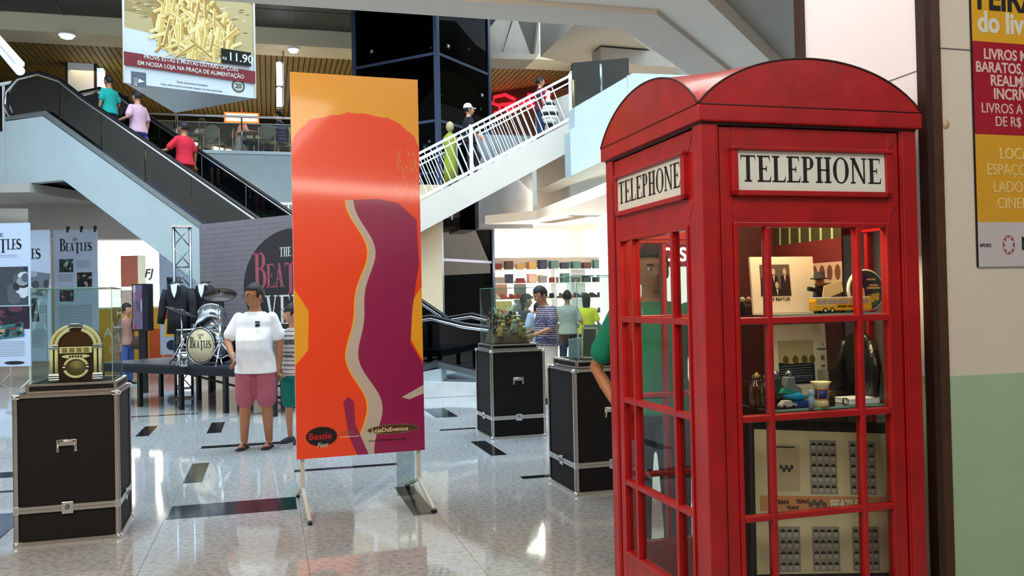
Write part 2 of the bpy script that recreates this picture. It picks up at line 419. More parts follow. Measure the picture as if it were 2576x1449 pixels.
# ============================================================ SETTING
# ---- floor: granite slabs with black insets
mb = MB(); mb.box(-26, -5.5, -0.12, 14, 34, -0.004)
floor = struct(mb, 'floor', 'granite')
GS, GV = 0.935, 0.975
mb = MB(); mb.box(0.0015, 0.0015, -0.003, GS-0.0015, GV-0.0015, 0.0); mb.m = 1; mb.box(0, 0, -0.0038, GS, GV, -0.0024); slab = mb.mesh('slab', ['granite', 'joint'])
cnt = 0
U0, V0 = -0.745, 0.3
for i in range(-9, 7):
    for j in range(2, 18):
        u, v = U0+i*GS, V0+j*GV
        X, Y = E1[0]*u+E2[0]*v, E1[1]*u+E2[1]*v
        if Y < 2.2 or abs(X/Y) > 0.72 or cnt >= 290: continue
        place(slab, 'granite_slab', floor, (X, Y, 0), G); cnt += 1
def inset(pts, z=0.0016):
    q = [atz(x, y, 0) for x, y in pts]; m = MB(); m.prismz([(p.x, p.y) for p in q], 0.0, z); m.build('black_tile', 'black_granite', floor)
def inset_uv(u0, v0, u1, v1):
    m = MB(); m.prismz([(E1[0]*u+E2[0]*v, E1[1]*u+E2[1]*v) for u, v in ((u0, v0), (u1, v0), (u1, v1), (u0, v1))], 0.0, 0.0016)
    m.build('black_tile', 'black_granite', floor)
for a in [(-.735, 6.66, .17, 7.09), (-.74, 7.98, -.585, 8.95), (-.75, 11.03, -.585, 12.02), (-.73, 9.86, .25, 10.02), (.19, 8.14, 1.115, 8.24),
          (.955, 6.17, 1.11, 7.16), (2.06, 11.25, 2.36, 12.27), (1.9, 10.1, 2.33, 10.2), (2.05, 8.27, 2.21, 9.19), (2.03, 7.09, 2.9, 7.2),
          (-2.45, 8.86, -1.9, 9.16), (-2.5, 8.14, -1.9, 8.22), (-2.0, 6.3, -1.75, 7.3), (-2.6, 12.05, -2.0, 12.16), (-1.55, 11.1, -1.4, 12.0), (-1.9, 13.1, -1.0, 13.2),
          (1.2, 13.6, 3.2, 13.68), (-3.6, 10.4, -3.4, 11.3), (-4.4, 9.4, -3.5, 9.55)]:
    inset_uv(*a)

# ---- near pillar at the right with brown corner trims, mint wainscot
PC = (1.722, 3.565)
mb = MB(); mb.box(0.0, 0.0, 0.0, 3.2, 0.86, 4.2)
pil = struct(mb, 'wall_right', 'cream_panel', (*PC, 0), G)
mb = MB(); mb.box(-0.004, 0.0, 0.0, 0.0, 0.86, 4.2); mb.build('side_panel', 'white_panel', pil)
mb = MB(); mb.box(-0.006, 0.0, 2.418, -0.0035, 0.86, 2.422); mb.box(0.04, -0.003, 2.50, 3.2, 0.0, 2.504); mb.build('panel_joint', 'joint', pil)
mb = MB(); mb.box(0.046, -0.012, 0.0, 3.2, 0.0, 1.155); mb.box(-0.012, 0.0, 0.0, -0.004, .86, 1.155)
struct(mb, 'trim_1', 'mint', (*PC, 0), G)
mb = MB(); mb.box(-0.032, -0.02, 0, -0.0, 0.03, 4.2); mb.m = 1; mb.box(0.0, -0.02, 0, 0.045, 0.0, 4.2)
struct(mb, 'trim_2', ['brown_dark', 'brown_wood'], (*PC, 0), G)
mb = MB(); mb.box(-0.03, 0.83, 0, 0.0, 0.885, 4.2); struct(mb, 'trim_3', 'brown_dark', (*PC, 0), G)
mb = MB(); mb.lathe([(0.022, -0.004), (0.022, 0)], 20, (0.075, -0.0005, 2.19), (0, -1, 0)); mb.build('cover_disc', 'beige_wall', pil)
# far side of the pillar: grey wall running back

# ---- near ceiling with octagonal opening (lies above the camera) z = 4.2
ZC = 4.2
def zp(x, y, z=ZC): p = atz(x, y, z); return (p.x, p.y)
def ztop(pts, z0, z1, name, m):
    mb = MB(); mb.prismz(pts, z0, z1); return struct(mb, name, m)
a0 = zp(600, -16); a1 = zp(1562, 71); 
kx = dirv(60.5)
a2 = (a1[0]+kx[0]*9.0, a1[1]+kx[1]*9.0)
L0 = (a1[0]-E1[0]*14, a1[1]-E1[1]*14)
# inner lip (lower ring) and raised field behind it
def off(p, d, k): return (p[0]+d[0]*k, p[1]+d[1]*k)
n1 = dirv(-74.5); n2 = dirv(-29.5)
W = 0.45
b1 = off(a1, n1, W); b1 = (a1[0]+n1[0]*W+E1[0]*W*math.tan(math.radians(22.5)), a1[1]+n1[1]*W+E1[1]*W*math.tan(math.radians(22.5)))
bL = off(L0, n1, W); b2 = off(a2, n2, W)
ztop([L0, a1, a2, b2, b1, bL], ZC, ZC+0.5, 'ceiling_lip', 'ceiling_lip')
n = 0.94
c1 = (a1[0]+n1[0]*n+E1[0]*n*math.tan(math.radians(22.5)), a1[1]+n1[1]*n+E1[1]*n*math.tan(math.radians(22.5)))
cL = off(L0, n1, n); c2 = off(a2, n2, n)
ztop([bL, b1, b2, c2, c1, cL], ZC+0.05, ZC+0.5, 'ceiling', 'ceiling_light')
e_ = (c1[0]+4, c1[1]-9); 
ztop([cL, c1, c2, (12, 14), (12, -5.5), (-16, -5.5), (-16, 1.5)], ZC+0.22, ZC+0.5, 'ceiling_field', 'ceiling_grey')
mb = MB(); mb.box(-16, -5.7, 0, 12, -5.5, 11.5); struct(mb, 'wall_back', 'plaster_warm')
mb = MB(); mb.box(-16.3, -5.7, 0, -16, 34, 11.5); struct(mb, 'wall_left', 'plaster_warm')
mb = MB(); mb.box(12, -5.7, 0, 12.3, 34, 11.5); struct(mb, 'wall_far_right', 'plaster_warm')
mb = MB(); mb.box(-16, 33.7, 0, 12, 34, 11.5); struct(mb, 'wall_far', 'plaster_warm')

# unseen strip for the banner's gloss streak; downlights added for the roof highlight
t = thing('light_strip', 'long unseen lit strip added on the wall behind the viewer', 'lamp', (5.0, -5.42, 4.12))
mb = MB(); mb.box(-2.6, -.06, -.14, 2.6, 0, .14); mb.build('strip_housing', 'white_metal', t)
mb = MB(); mb.box(-2.5, 0, -.10, 2.5, .03, .10); mb.build('strip_light', mat('strip_glow', '#ffffff', emit='#fff0dc', es=16), t)
for x, y, lb in ((-1.5, 5.4, 'added downlight in the walkway ceiling above the banner'), (-3.8, 4.6, 'added downlight in the walkway ceiling above the jukebox case')):
    t = thing('downlight', lb, 'lamp', (x, y, ZC+.21))
    mb = MB(); mb.lathe([(.26, .0), (.26, -.03), (.21, -.04), (.21, 0)], 24); mb.build('lamp_ring', 'white_metal', t)
    mb = MB(); mb.lathe([(.21, -.02), (.20, -.03)], 24); mb.build('lamp_lens', mat('down_glow', '#ffffff', emit='#fff4e6', es=14), t)

t = thing('added_ceiling_panel', 'square lit panel added above the phone booth for its roof highlight', 'lamp', (.75, 4.1, ZC+.21), G)  # unseen panel added so the booth roof catches a highlight
mb = MB(); mb.box(-.62, -.62, -.03, .62, .62, .0); mb.build('panel_frame', 'white_metal', t)
mb = MB(); mb.box(-.58, -.58, -.04, .58, .58, -.03); mb.build('panel_light', mat('panel_glow', '#ffffff', emit='#fff6ec', es=7), t)

# ---- upper storey (floor level Z2) : food court slab, fascia, ceiling
Z2 = 5.3
FP = (-5.49, 21.7)          # a point of the fascia, runs along E1
def fl(s, d=0): return (FP[0]+E1[0]*s+E2[0]*d, FP[1]+E1[1]*s+E2[1]*d)
mb = MB(); mb.prismz([fl(-9), fl(9.5), fl(9.5, 11), fl(-9, 11)], 3.9, Z2); struct(mb, 'upper_floor', 'plaster_cool')
mb = MB(); mb.box(-9, -0.05, 3.86, 9.5, 0.0, 4.02); struct(mb, 'trim_4', 'plaster_grey', (*FP, 0), G)
mb = MB(); mb.box(-9, -0.03, Z2-0.06, 9.5, 0.06, Z2+0.02); struct(mb, 'trim_5', 'steel', (*FP, 0), G)
# ceiling of the food court
CZ = 8.3
mb = MB(); mb.prismz([fl(-11, 1.2), fl(10.5, 1.2), fl(10.5, 11), fl(-11, 11)], CZ+0.06, CZ+0.2); ceil2 = struct(mb, 'ceiling_upper', 'dark_wall')
mb = MB()
x = -11.0
while x < 10.5:
    mb.box(x, 2.05, CZ, x+0.12, 10.5, CZ+0.055); x += 0.15
mb.build('slats', 'slat', ceil2, (*FP, 0), G, kind='stuff')
mb = MB(); mb.box(-12, 1.0, CZ-0.02, 10.5, 2.05, CZ+0.55); struct(mb, 'trim_6', 'cream_band', (*FP, 0), G)
mb = MB(); mb.prismz([fl(-12, -5), fl(5.2, -5), fl(5.2, 1.0), fl(-12, 1.0)], CZ+0.42, CZ+0.6); dc = struct(mb, 'ceiling_dark', 'dark_ceiling')
mb = MB()
for k in range(13): mb.box(-12+k*1.35, -5, CZ+0.40, -11.98+k*1.35, 1.0, CZ+0.42)
for k in range(4): mb.box(-12, -4.5+k*1.35, CZ+0.40, 5.2, -4.48+k*1.35, CZ+0.42)
mb.build('ceiling_joint', 'joint', dc, (*FP, 0), G)
# back walls upstairs
mb = MB(); mb.box(-11, 10.2, Z2, 3.2, 10.6, CZ); wbu = struct(mb, 'wall_upper_back', 'dark_wall', (*FP, 0), G)
mb = MB(); mb.prism([(-3.2, 5.3), (0.8, 5.3), (0.8, 6.55), (-1.4, 7.0), (-3.2, 7.35)], 10.05, 10.2); mb.build('lit_wall_glow', 'shop_glow_warm', wbu)  # brightly lit part of the back wall, given as a glowing sheet
mb = MB(); mb.bar((-15.5, 25.3, (Z2+CZ)/2), (-12.2, 27.97, (Z2+CZ)/2), .2, CZ-Z2); struct(mb, 'wall_upper_left', 'dark_wall')
P = at(1236, 238, 28.4); Q = at(1500, 190, 26.6)
ang = math.atan2(Q.y-P.y, Q.x-P.x)
mb = MB(); mb.box(-0.2, 0, Z2, 4.5, 0.2, CZ); wr = struct(mb, 'wall_upper_right', mat('maroon_wall', '#4a2018', 0.6), (P.x, P.y, 0), ang)
UR = (P.x, P.y); urd = (math.cos(ang), math.sin(ang))
mb = MB(); mb.box(-0.2, -0.06, Z2, 1.55, -0.0, 6.62); mb.build('shop_window', 'shop_glow', wr)
# neon word on the maroon wall
t = thing('neon_sign', 'red neon script sign on the maroon wall behind the staircase railing', 'sign', (P.x, P.y, 0), ang)
for nm, pts in (('letter', [(1300, 252), (1275, 240), (1248, 246), (1244, 262), (1262, 268), (1262, 282), (1248, 286)]),
                ('letter', [(1275, 268), (1290, 262), (1300, 268), (1292, 280), (1278, 278), (1275, 268)]),
                ('underline', [(1262, 266), (1300, 262), (1345, 258)]),
                ('letter', [(1335, 240), (1335, 268)]), ('letter', [(1333, 240), (1356, 242), (1362, 254), (1352, 266), (1335, 268)]),
                ('letter', [(1375, 232), (1388, 240), (1372, 250), (1386, 258)])):
    q = [onpl(x_, y_, UR, urd) for x_, y_ in pts]
    mb = MB(); mb.tube([(s, -0.12, z) for s, z in q], 0.055, 8); mb.build(nm, 'neon_red', t)

# lamps on the cream band, round downlights
def downlight(px, py, label, D=None, r=0.16, m='lamp_white'):
    p = atz(px, py, CZ-0.03); t = thing('ceiling_lamp', label, 'lamp', (p.x, p.y, CZ-0.03), 0, None)
    mb = MB(); mb.lathe([(r*1.25, 0.01), (r*1.25, -0.03), (r, -0.035), (r, 0.01)], 20); mb.build('lamp_ring', 'white_metal', t)
    mb = MB(); mb.lathe([(r, -0.03), (r*.8, -0.09), (r*.3, -0.12)], 20); mb.build('lamp_lens', m, t)
downlight(168, 86, 'round glowing downlight on cream ceiling band at far left', r=0.17)
downlight(738, 122, 'round glowing downlight on cream ceiling band just above the orange banner', r=0.13)
downlight(1305, 160, 'round glowing downlight on cream ceiling band right of the dark glass shaft', r=0.16)
p = at(24, 148, 15); q = at(50, 178, 14.3); pp = at(-20, 96, 16)
t = thing('tube_lamp', 'blue glowing fluorescent tube lamp at the left edge above the escalator', 'lamp', pp)
mb = MB(); mb.tube([Vector((0, 0, 0)), q-pp], 0.075, 12); mb.build('tube', 'lamp_blue', t)
mb = MB(); mb.bar((0, 0, 0.11), q-pp+Vector((0, 0, .11)), 0.14, 0.06); mb.build('lamp_housing', 'white_metal', t)
for (y0, y1), lb in (((158, 215), 'upper of two vertical glowing tube lamps left of the orange banner'), ((222, 268), 'lower of two vertical glowing tube lamps left of the orange banner')):
    p = at(703, y1, 23.2); q = at(703, y0, 23.2); t = thing('tube_lamp', lb, 'lamp', p)
    mb = MB(); mb.tube([(0, 0, 0), (0, 0, q.z-p.z)], 0.075, 12); mb.build('tube', 'lamp_cool', t)
    mb = MB(); mb.tube([(0.12, 0, -.05), (0.12, 0, CZ+.05-p.z)], 0.015, 6); mb.bar((0.12, 0, .02), (0, 0, .02), .02, .02); mb.build('rod', 'steel', t)
    mb = MB(); mb.lathe([(0.06, 0), (0.06, 0.05)], 12, (0, 0, -0.05)); mb.lathe([(0.05, 0), (0.05, 0.05)], 12, (0, 0, q.z-p.z)); mb.build('end_cap', 'steel', t)

# column upstairs behind the escalator
p = at(203, 150, 24.0)
t = thing('column', 'pale panelled column with dark edges behind the boy in the teal shirt', 'column', (p.x, p.y, Z2), G)
mb = MB(); mb.box(-0.33, 0, 0, 0.33, 0.4, CZ-Z2); mb.build('shaft', 'white_panel', t)
mb = MB(); mb.box(-0.40, -0.01, 0, -0.33, 0.41, CZ-Z2); mb.build('edge_strip', 'black', t)
mb = MB(); mb.box(0.33, -0.01, 0, 0.40, 0.41, CZ-Z2); mb.build('edge_strip', 'black', t)
mb = MB(); mb.box(0.40, 0.05, 0, 0.56, 0.35, CZ-Z2-0.1); mb.build('light_strip', 'shop_glow_teal', t)
p = at(265, 234, 23.9)
t = thing('spot_lamp', 'small round white lamp glowing beside the head of the man in pink', 'lamp', p)
mb = MB(); mb.ball((0, 0, 0), 0.15); mb.build('bulb', 'lamp_cool', t)
mb = MB(); mb.tube([(0, 0.02, 0.05), (-.3, .1, .05)], 0.015, 6); mb.build('bracket', 'steel', t)

# guard rail of the food court
t = thing('guard_rail', 'steel and glass guard rail along the upper food court edge', 'railing', (*fl(-4.2), Z2), G)
mb = MB(); mb.tube([(-1.8, 0, .86), (9.5, 0, .86)], 0.03, 10); mb.build('top_rail', 'chrome', t)
mb = MB(); mb.tube([(-1.8, 0.05, .70), (9.5, 0.05, .70)], 0.018, 8); mb.build('lower_rail', 'steel', t)
for k in range(8):
    x = -1.4+k*1.5
    mb = MB(); mb.tube([(x, 0, 0), (x, 0, .84)], 0.025, 8); mb.lathe([(.05, 0), (.05, .02)], 12, (x, 0, 0.02)); mb.build('post', 'steel', t)
    mb = MB(); mb.box(x+.06, -0.006, 0.06, x+1.44, 0.006, 0.66); mb.build('glass_panel', 'glass', t)

# orange neon box sign hanging over the tables
p = at(608, 297, 22.6)
t = thing('neon_sign', 'small orange glowing box sign hanging over the upper food court', 'sign', p, G)
mb = MB(); mb.box(-.43, -.06, -.12, .43, .06, .13); mb.build('sign_box', 'neon_orange', t)
mb = MB(); mb.box(-.38, -.075, .03, .39, -.06, .09); mb.box(-.38, -.075, -.09, .39, -.06, -.02); mb.build('light_bar', 'neon_core', t)
mb = MB(); mb.tube([(0, 0, .13), (0, 0, CZ-p.z)], 0.012, 6); mb.build('cord', 'steel', t)

# ---- upper left landing: slab in the plane of the escalator
EP = (-1.0, 14.3); ED = dirv(157.0); EA = math.radians(157.0)
# local frame: x along ED, z up; local +y = away from ... (ED rotated 90) = towards the camera
mb = MB(); mb.box(10.41, -6.0, 4.15, 17, 0.02, Z2); struct(mb, 'landing_floor', 'plaster_cool', (*EP, 0), EA)
mb = MB(); mb.prismz([(-24, 17.2), (-9.9, 18.0), (-9.0, 21.6), (-6.5, 22.6), (-4.6, 30), (-24, 30)], 3.95, 4.14); struct(mb, 'ceiling_left', 'plaster_grey')
mb = MB(); mb.bar((-11.1, 20.2, 3.55), (-8.6, 21.0, 3.55), 0.5, 0.8); struct(mb, 'beam', 'plaster_grey')
mb = MB(); mb.box(-12.6, 29, 0, -3.5, 29.3, 4.0); struct(mb, 'wall_left_back', 'plaster_warm')

# ---- dark glass lift shaft, rotated 45 degrees to the grid
SP = at(1098, 122, 19.4)
uL, uR = dirv(150.5), dirv(60.5)
wl = onpl(893, 160, (SP.x, SP.y), uL)[0]; wr_ = onpl(1228, 178, (SP.x, SP.y), uR)[0]
t = thing('lift_shaft', 'tall dark glass lift shaft with blue-grey mullions behind the banner', 'lift', (SP.x, SP.y, 0), math.radians(60.5))
# local x along uR, local y along uL
mb = MB(); mb.box(0.03, 0.03, 0, wr_, wl, 10.5); mb.build('dark_core', mat('shaft_core', '#0b1420', 0.35), t)
zs = [0.0, 2.45, 4.4, 5.55, 7.05, 8.6, 10.5]
for i in range(len(zs)-1):
    mb = MB(); mb.box(-0.012, 0.03, zs[i]+.03, 0.0, wl, zs[i+1]-.03); mb.build('glass_pane', 'glass_dark', t)
    mb = MB(); mb.box(0.03, -0.012, zs[i]+.03, wr_, 0.0, zs[i+1]-.03); mb.build('glass_pane', 'glass_dark', t)
for z in zs[1:]:
    mb = MB(); mb.box(-0.03, 0.04, z-.03, 0.012, wl, z+.03); mb.build('transom', mat('mullion', '#3a4860', 0.35, 0.3), t)
    mb = MB(); mb.box(0.04, -0.03, z-.03, wr_, 0.012, z+.03); mb.build('transom', 'mullion', t)
for a, b in ((0, 0), (0, wl), (wr_, 0)):
    mb = MB(); mb.box(a-.05, b-.05, 0, a+.05, b+.05, 10.5); mb.build('mullion', 'mullion', t)
# glowing discs stand in for lamp reflections on the dark glass
for px, py, r, u_ in [(935, 132, .07, uL), (978, 24, .08, uL), (1084, 120, .03, uL), (1128, 120, .09, uR), (1180, 125, .045, uR), (1213, 243, .09, uR), (1210, 275, .05, uR), (1080, 358, .06, uL), (1068, 372, .05, uL), (1112, 240, .03, uR)]:
    s_, z_ = onpl(px, py, (SP.x, SP.y), u_)
    mb = MB()
    if u_ is uL: mb.lathe([(r, 0), (r*.5, .02)], 14, (.018, s_, z_), (-1, 0, -.3))
    else: mb.lathe([(r, 0), (r*.5, .02)], 14, (s_, .018, z_), (0, -1, -.3))
    mb.build('reflection_disc', 'lamp_white', t)

# ---- beige wall in front of the shaft, marble wall, beige column, cool column
def vwall(name, m, pts, D, u=E1, depth=0.3):
    """vertical wall piece whose face passes through the pixel outline, extruded away"""
    P0 = at(pts[0][0], 700, D); rz = math.atan2(u[1], u[0])
    q = [onpl(x, y, (P0.x, P0.y), u) for x, y in pts]
    mb = MB(); mb.prism(q, 0, depth); return struct(mb, name, m, (P0.x, P0.y, 0), rz)
P0 = at(1113, 700, 18.2)
mb = MB(); mb.box(-2.6, 0, 0, 0, 0.25, 3.95); struct(mb, 'wall_beige', 'beige_wall', (P0.x, P0.y, 0), G)
P0 = at(1236, 560, 20.4)
mb = MB(); mb.box(-.3, 0, 3.2, 1.02, 0.4, 5.4); struct(mb, 'wall_marble', 'marble_grey', (P0.x, P0.y, 0), G)
P0 = at(1352, 540, 20.3); Q = at(1440, 540, 19.0)
mb = MB(); mb.box(0, 0, 3.3, (Q-P0).length+.1, 0.4, 6.0); struct(mb, 'wall_beige_upper', 'plaster_warm', (P0.x, P0.y, 0), math.atan2(Q.y-P0.y, Q.x-P0.x))
# shop ceiling band (lit cream soffit) on the ground floor right
mb = MB()
mb.prismz([zp(1200, 566, 3.3), zp(1350, 552, 3.3), zp(1480, 505, 3.3), zp(1700, 420, 3.3), zp(1900, 560, 3.3), zp(1560, 640, 3.3), zp(1420, 655, 3.3), zp(1200, 660, 3.3)], 3.3, 3.5)
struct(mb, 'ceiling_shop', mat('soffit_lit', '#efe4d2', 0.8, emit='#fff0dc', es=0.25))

# ---- staircase slab rising right along E1
SA = (-1.82, 17.6)
def st(px, py): return onpl(px, py, SA, E1)
s0, z0 = st(1060, 505); s1, z1 = st(1441, 303); slope = (z1-z0)/(s1-s0)
b0 = st(1060, 582)[1]-z0
sl = -3.3
mb = MB(); mb.prism([(sl, z0+slope*(sl-s0)), (s1, z1), (s1, z1+b0), (sl, z0+slope*(sl-s0)+b0)], 0, 0.25)
stair = struct(mb, 'staircase', 'plaster_warm', (*SA, 0), G)
mb = MB(); mb.prism([(sl, z0+slope*(sl-s0)-.15), (s1, z1-.15), (s1, z1-.3), (sl, z0+slope*(sl-s0)-.3)], 0.25, 1.7); mb.build('underside', 'plaster_warm', stair)
k = 0
s = sl
while s < s1-.28:
    z = z0+slope*(s-s0); mb = MB(); mb.box(s, 0.25, z-.16, s+.30, 1.7, z+.02); mb.build('step', 'plaster_grey', stair); s += .29
# railing of the stairs, front and rear
def rail(y, lab, sl_, m):
    t = thing('stair_railing', lab, 'railing', (*SA, 0), G)
    def zz(s): return z0+slope*(s-s0)
    ex = s1+0.02
    mb = MB(); mb.bar((sl_, y, zz(sl_)+.07), (ex, y, zz(ex)+.07), .05, .06); mb.build('bottom_rail', m, t)
    mb = MB(); mb.bar((sl_, y, zz(sl_)+.98), (ex, y, zz(ex)+.98), .05, .05); mb.build('handrail', m, t)
    mb = MB(); mb.bar((sl_, y, zz(sl_)+.84), (ex, y, zz(ex)+.84), .03, .03); mb.build('upper_bar', m, t)
    nx, nz = -math.sin(math.atan(slope)), math.cos(math.atan(slope))
    s = sl_+.1
    while s < ex-.1:
        mb = MB(); mb.bar((s, y, zz(s)+.08), (s-.34*.9, y, zz(s-.34*.9)+.98), .017, .017); mb.build('baluster', m, t); s += .125
    for s in (sl_+.2, sl_+2.3, sl_+4.4, ex-.03):
        mb = MB(); mb.bar((s, y-.02, zz(s)-.1), (s, y-.02, zz(s)+1.02), .07, .04); mb.build('post', m, t)
rail(0.10, 'white metal stair railing on the near side of the upper staircase', sl, 'white_metal')
rail(1.62, 'white metal stair railing on the far side of the upper staircase', sl, 'white_metal')
p = at(1442, 300, 17.55); q = at(1442, 184, 17.55)
t = thing('newel_post', 'tall white square post at the top of the staircase railing', 'post', p, G)
mb = MB(); mb.box(-.035, -.035, -.1, .035, .035, q.z-p.z); mb.build('shaft', 'white_metal', t)
mb = MB(); mb.box(-.045, -.045, q.z-p.z, .045, .045, q.z-p.z+.03); mb.build('cap', 'white_metal', t)

# ---- cool white parapet wall of the flight on the right, its soffit, glass rail
WP = (0.95, 17.0)
def wq(px, py): return onpl(px, py, WP, E1)
pts = [(1446, 270), (1592, 184), (1760, 190), (1760, 330), (1532, 398), (1437, 442), (1434, 330), (1446, 320)]
mb = MB(); mb.prism([wq(*q) for q in pts], 0, 0.35); struct(mb, 'wall_parapet', 'plaster_cool', (*WP, 0), G)
pts = [(1437, 442), (1532, 398), (1760, 330), (1760, 380), (1532, 430), (1470, 450)]
mb = MB(); mb.prism([wq(*q) for q in pts], 0.35, 2.2); struct(mb, 'soffit_parapet', 'plaster_warm', (*WP, 0), G)
pts = [(1434, 440), (1475, 452), (1475, 530), (1434, 545)]
P0 = at(1434, 500, 18.6)
mb = MB(); mb.box(0, 0, 3.3, 3.2, .3, 4.6); struct(mb, 'wall_cool', 'plaster_cool', (P0.x, P0.y, 0), G)
t = thing('glass_balustrade', 'dark glass balustrade on top of the pale sloping parapet at upper right', 'railing', (*WP, 0), G)
q = [wq(*p) for p in ((1448, 268), (1590, 184), (1590, 150), (1448, 150))]
mb = MB(); mb.prism([q[0], q[1], (q[1][0], q[1][1]+.35), (q[0][0]+.0, q[0][1]+.9)], 0.15, 0.17); mb.build('glass_panel', 'glass_tint', t)
for px in (1450, 1520):
    a = wq(px, 268-(px-1448)*.59); mb = MB(); mb.tube([(a[0], .16, a[1]), (a[0], .16, a[1]+.55)], .03, 8); mb.build('post', 'gold_grille' if px == 1450 else 'steel', t)
PD = at(1444, 240, 25.0)
mb = MB(); mb.box(0.0, 0, 4.9, 6, .2, CZ); struct(mb, 'wall_dark_upper', mat('night_glass', '#10181c', 0.15), (PD.x, PD.y, 0), G)

# ---- soffit slabs at the upper right, coffers
def slabz(px, z, h, name, m): 
    mb = MB(); mb.prismz([zp(x, y, z) for x, y in px], z, z+h); return struct(mb, name, m)
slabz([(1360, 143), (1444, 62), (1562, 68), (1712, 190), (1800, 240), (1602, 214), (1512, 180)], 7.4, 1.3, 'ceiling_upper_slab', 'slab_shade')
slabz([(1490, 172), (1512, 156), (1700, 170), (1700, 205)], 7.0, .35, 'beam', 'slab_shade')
mb = MB(); P0 = at(1228, 150, 23.0)
def cq(px, py): return onpl(px, py, (P0.x, P0.y), E1)
mb.prism([cq(1210, 130), cq(1346, 136), cq(1344, 150), cq(1210, 146)], 0, 1.0); 
mb.prism([cq(1346, 136), cq(1356, 52), cq(1357, 132), cq(1344, 150)], 0, 1.0)
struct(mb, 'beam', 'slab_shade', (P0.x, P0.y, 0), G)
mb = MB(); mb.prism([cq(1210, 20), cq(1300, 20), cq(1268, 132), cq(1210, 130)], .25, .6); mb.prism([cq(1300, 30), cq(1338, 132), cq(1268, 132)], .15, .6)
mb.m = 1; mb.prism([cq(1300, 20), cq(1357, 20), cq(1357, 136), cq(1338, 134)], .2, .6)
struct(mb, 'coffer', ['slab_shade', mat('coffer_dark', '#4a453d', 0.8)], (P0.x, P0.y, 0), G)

# ---- ground floor shops
P0 = at(1236, 700, 23.5)
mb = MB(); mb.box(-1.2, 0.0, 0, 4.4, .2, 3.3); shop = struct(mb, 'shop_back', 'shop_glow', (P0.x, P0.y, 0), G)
mb = MB(); mb.box(1.95, -.9, 0, 2.35, -.5, 3.3); mb.build('pillar', 'white_panel', shop)
mb = MB(); mb.box(-1.0, -1.0, 2.35, 4.4, -.9, 2.62); mb.build('shop_header', 'plaster_warm', shop)
mb = MB(); mb.box(0.0, -.06, 1.55, .42, 0, 2.15); mb.build('wall_poster', mat('faded_red', '#d8a090', 0.6), shop)
mb = MB(); mb.box(0.62, -.06, 1.2, .95, 0, 2.05); mb.build('wall_poster', mat('grey_door', '#948e90', 0.6), shop)
mb = MB(); mb.box(-.08, -.04, 1.2, .55, 0, 1.5); mb.box(1.2, -.04, 2.0, 1.45, 0, 2.2); mb.build('wall_poster', mat('pale_yellow', '#e4d68a', 0.6), shop)
t = thing('shop_sign', 'red shop sign with white letters seen through the phone booth', 'sign', at(1660, 640, 15.5), math.radians(8))
mb = MB(); mb.prism([(-.75, -.22), (.78, -.22), (.78, .2), (.3, .32), (-.3, .32), (-.75, .2)], 0, .12); mb.build('sign_board', mat('sign_red', '#9c2a30', 0.5, emit='#c03038', es=.25), t)
mb = MB(); mb.tube([(-.5, .06, .2), (-.5, .06, 3.2)], .012, 6); mb.tube([(.5, .06, .2), (.5, .06, 3.2)], .012, 6); mb.build('hanger', 'steel', t)
text("O'S", .34, .0, -.12, -.005, 'lamp_white', t, bold=.02)
P0s = at(1480, 700, 17.6)
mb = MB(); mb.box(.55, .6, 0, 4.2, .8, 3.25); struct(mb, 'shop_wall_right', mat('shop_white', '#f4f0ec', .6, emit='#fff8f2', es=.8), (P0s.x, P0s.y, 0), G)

# left shop front
mb = MB(); P0 = at(255, 700, 24.0)
mb.box(-.5, 0, 0, .12, .3, 3.5); struct(mb, 'pillar', 'shop_glow', (P0.x, P0.y, 0), 0)
mb = MB(); P1 = at(262, 640, 25.5); mb.box(0, 0, 0, 2.4, .2, 3.6)
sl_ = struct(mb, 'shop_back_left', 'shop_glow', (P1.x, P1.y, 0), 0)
mb = MB(); mb.box(.50, -.05, 2.15, .98, 0, 3.05); mb.build('brown_board', mat('brown_board', '#8a4a3c', .5), sl_)
mb = MB(); mb.box(.50, -.05, 1.1, .98, 0, 2.05); mb.build('grey_board', mat('grey_board', '#989490', .5), sl_)
mb = MB(); mb.box(1.0, -.05, 1.75, 1.22, 0, 3.05); mb.build('pale_board', mat('pale_board', '#d2dccb', .5), sl_)
p = at(368, 692, 25.4)
t = thing('shop_sign', 'dark green shop logo letters on the white shop front beside the truss', 'sign', p, 0)
text('FJ', .34, -.06, -.06, 0, mat('dark_green', '#23403a', .5), t, bold=.03, shear=.2); text('F', .28, .36, -.04, 0, 'dark_green', t)
mb = MB(); mb.box(0, 0, 0, .001, .001, .001)
P2 = at(196, 770, 21.5)
mb = MB(); mb.box(0, 0, 0, 2.35, .08, 1.52)
t = thing('hoarding', 'low yellow hoarding panel with white letters behind the jukebox case', 'hoarding', (P2.x, P2.y, 0), 0)
mb.build('panel', mat('yellow_board', '#d9a02a', .5, noise=.05), t)
mb = MB(); mb.box(0, -.02, 1.5, 2.35, .1, 1.55); mb.build('top_strip', 'cream', t)
mb = MB(); mb.box(1.75, -.03, 0, 2.35, -.01, 1.0); mb.build('orange_panel', mat('orange_board', '#c4541c', .4), t)
text('AS', .34, .62, .82, -.004, 'sign_white', t, bold=.01); text('15', .25, .72, .42, -.004, 'sign_white', t, bold=.01)
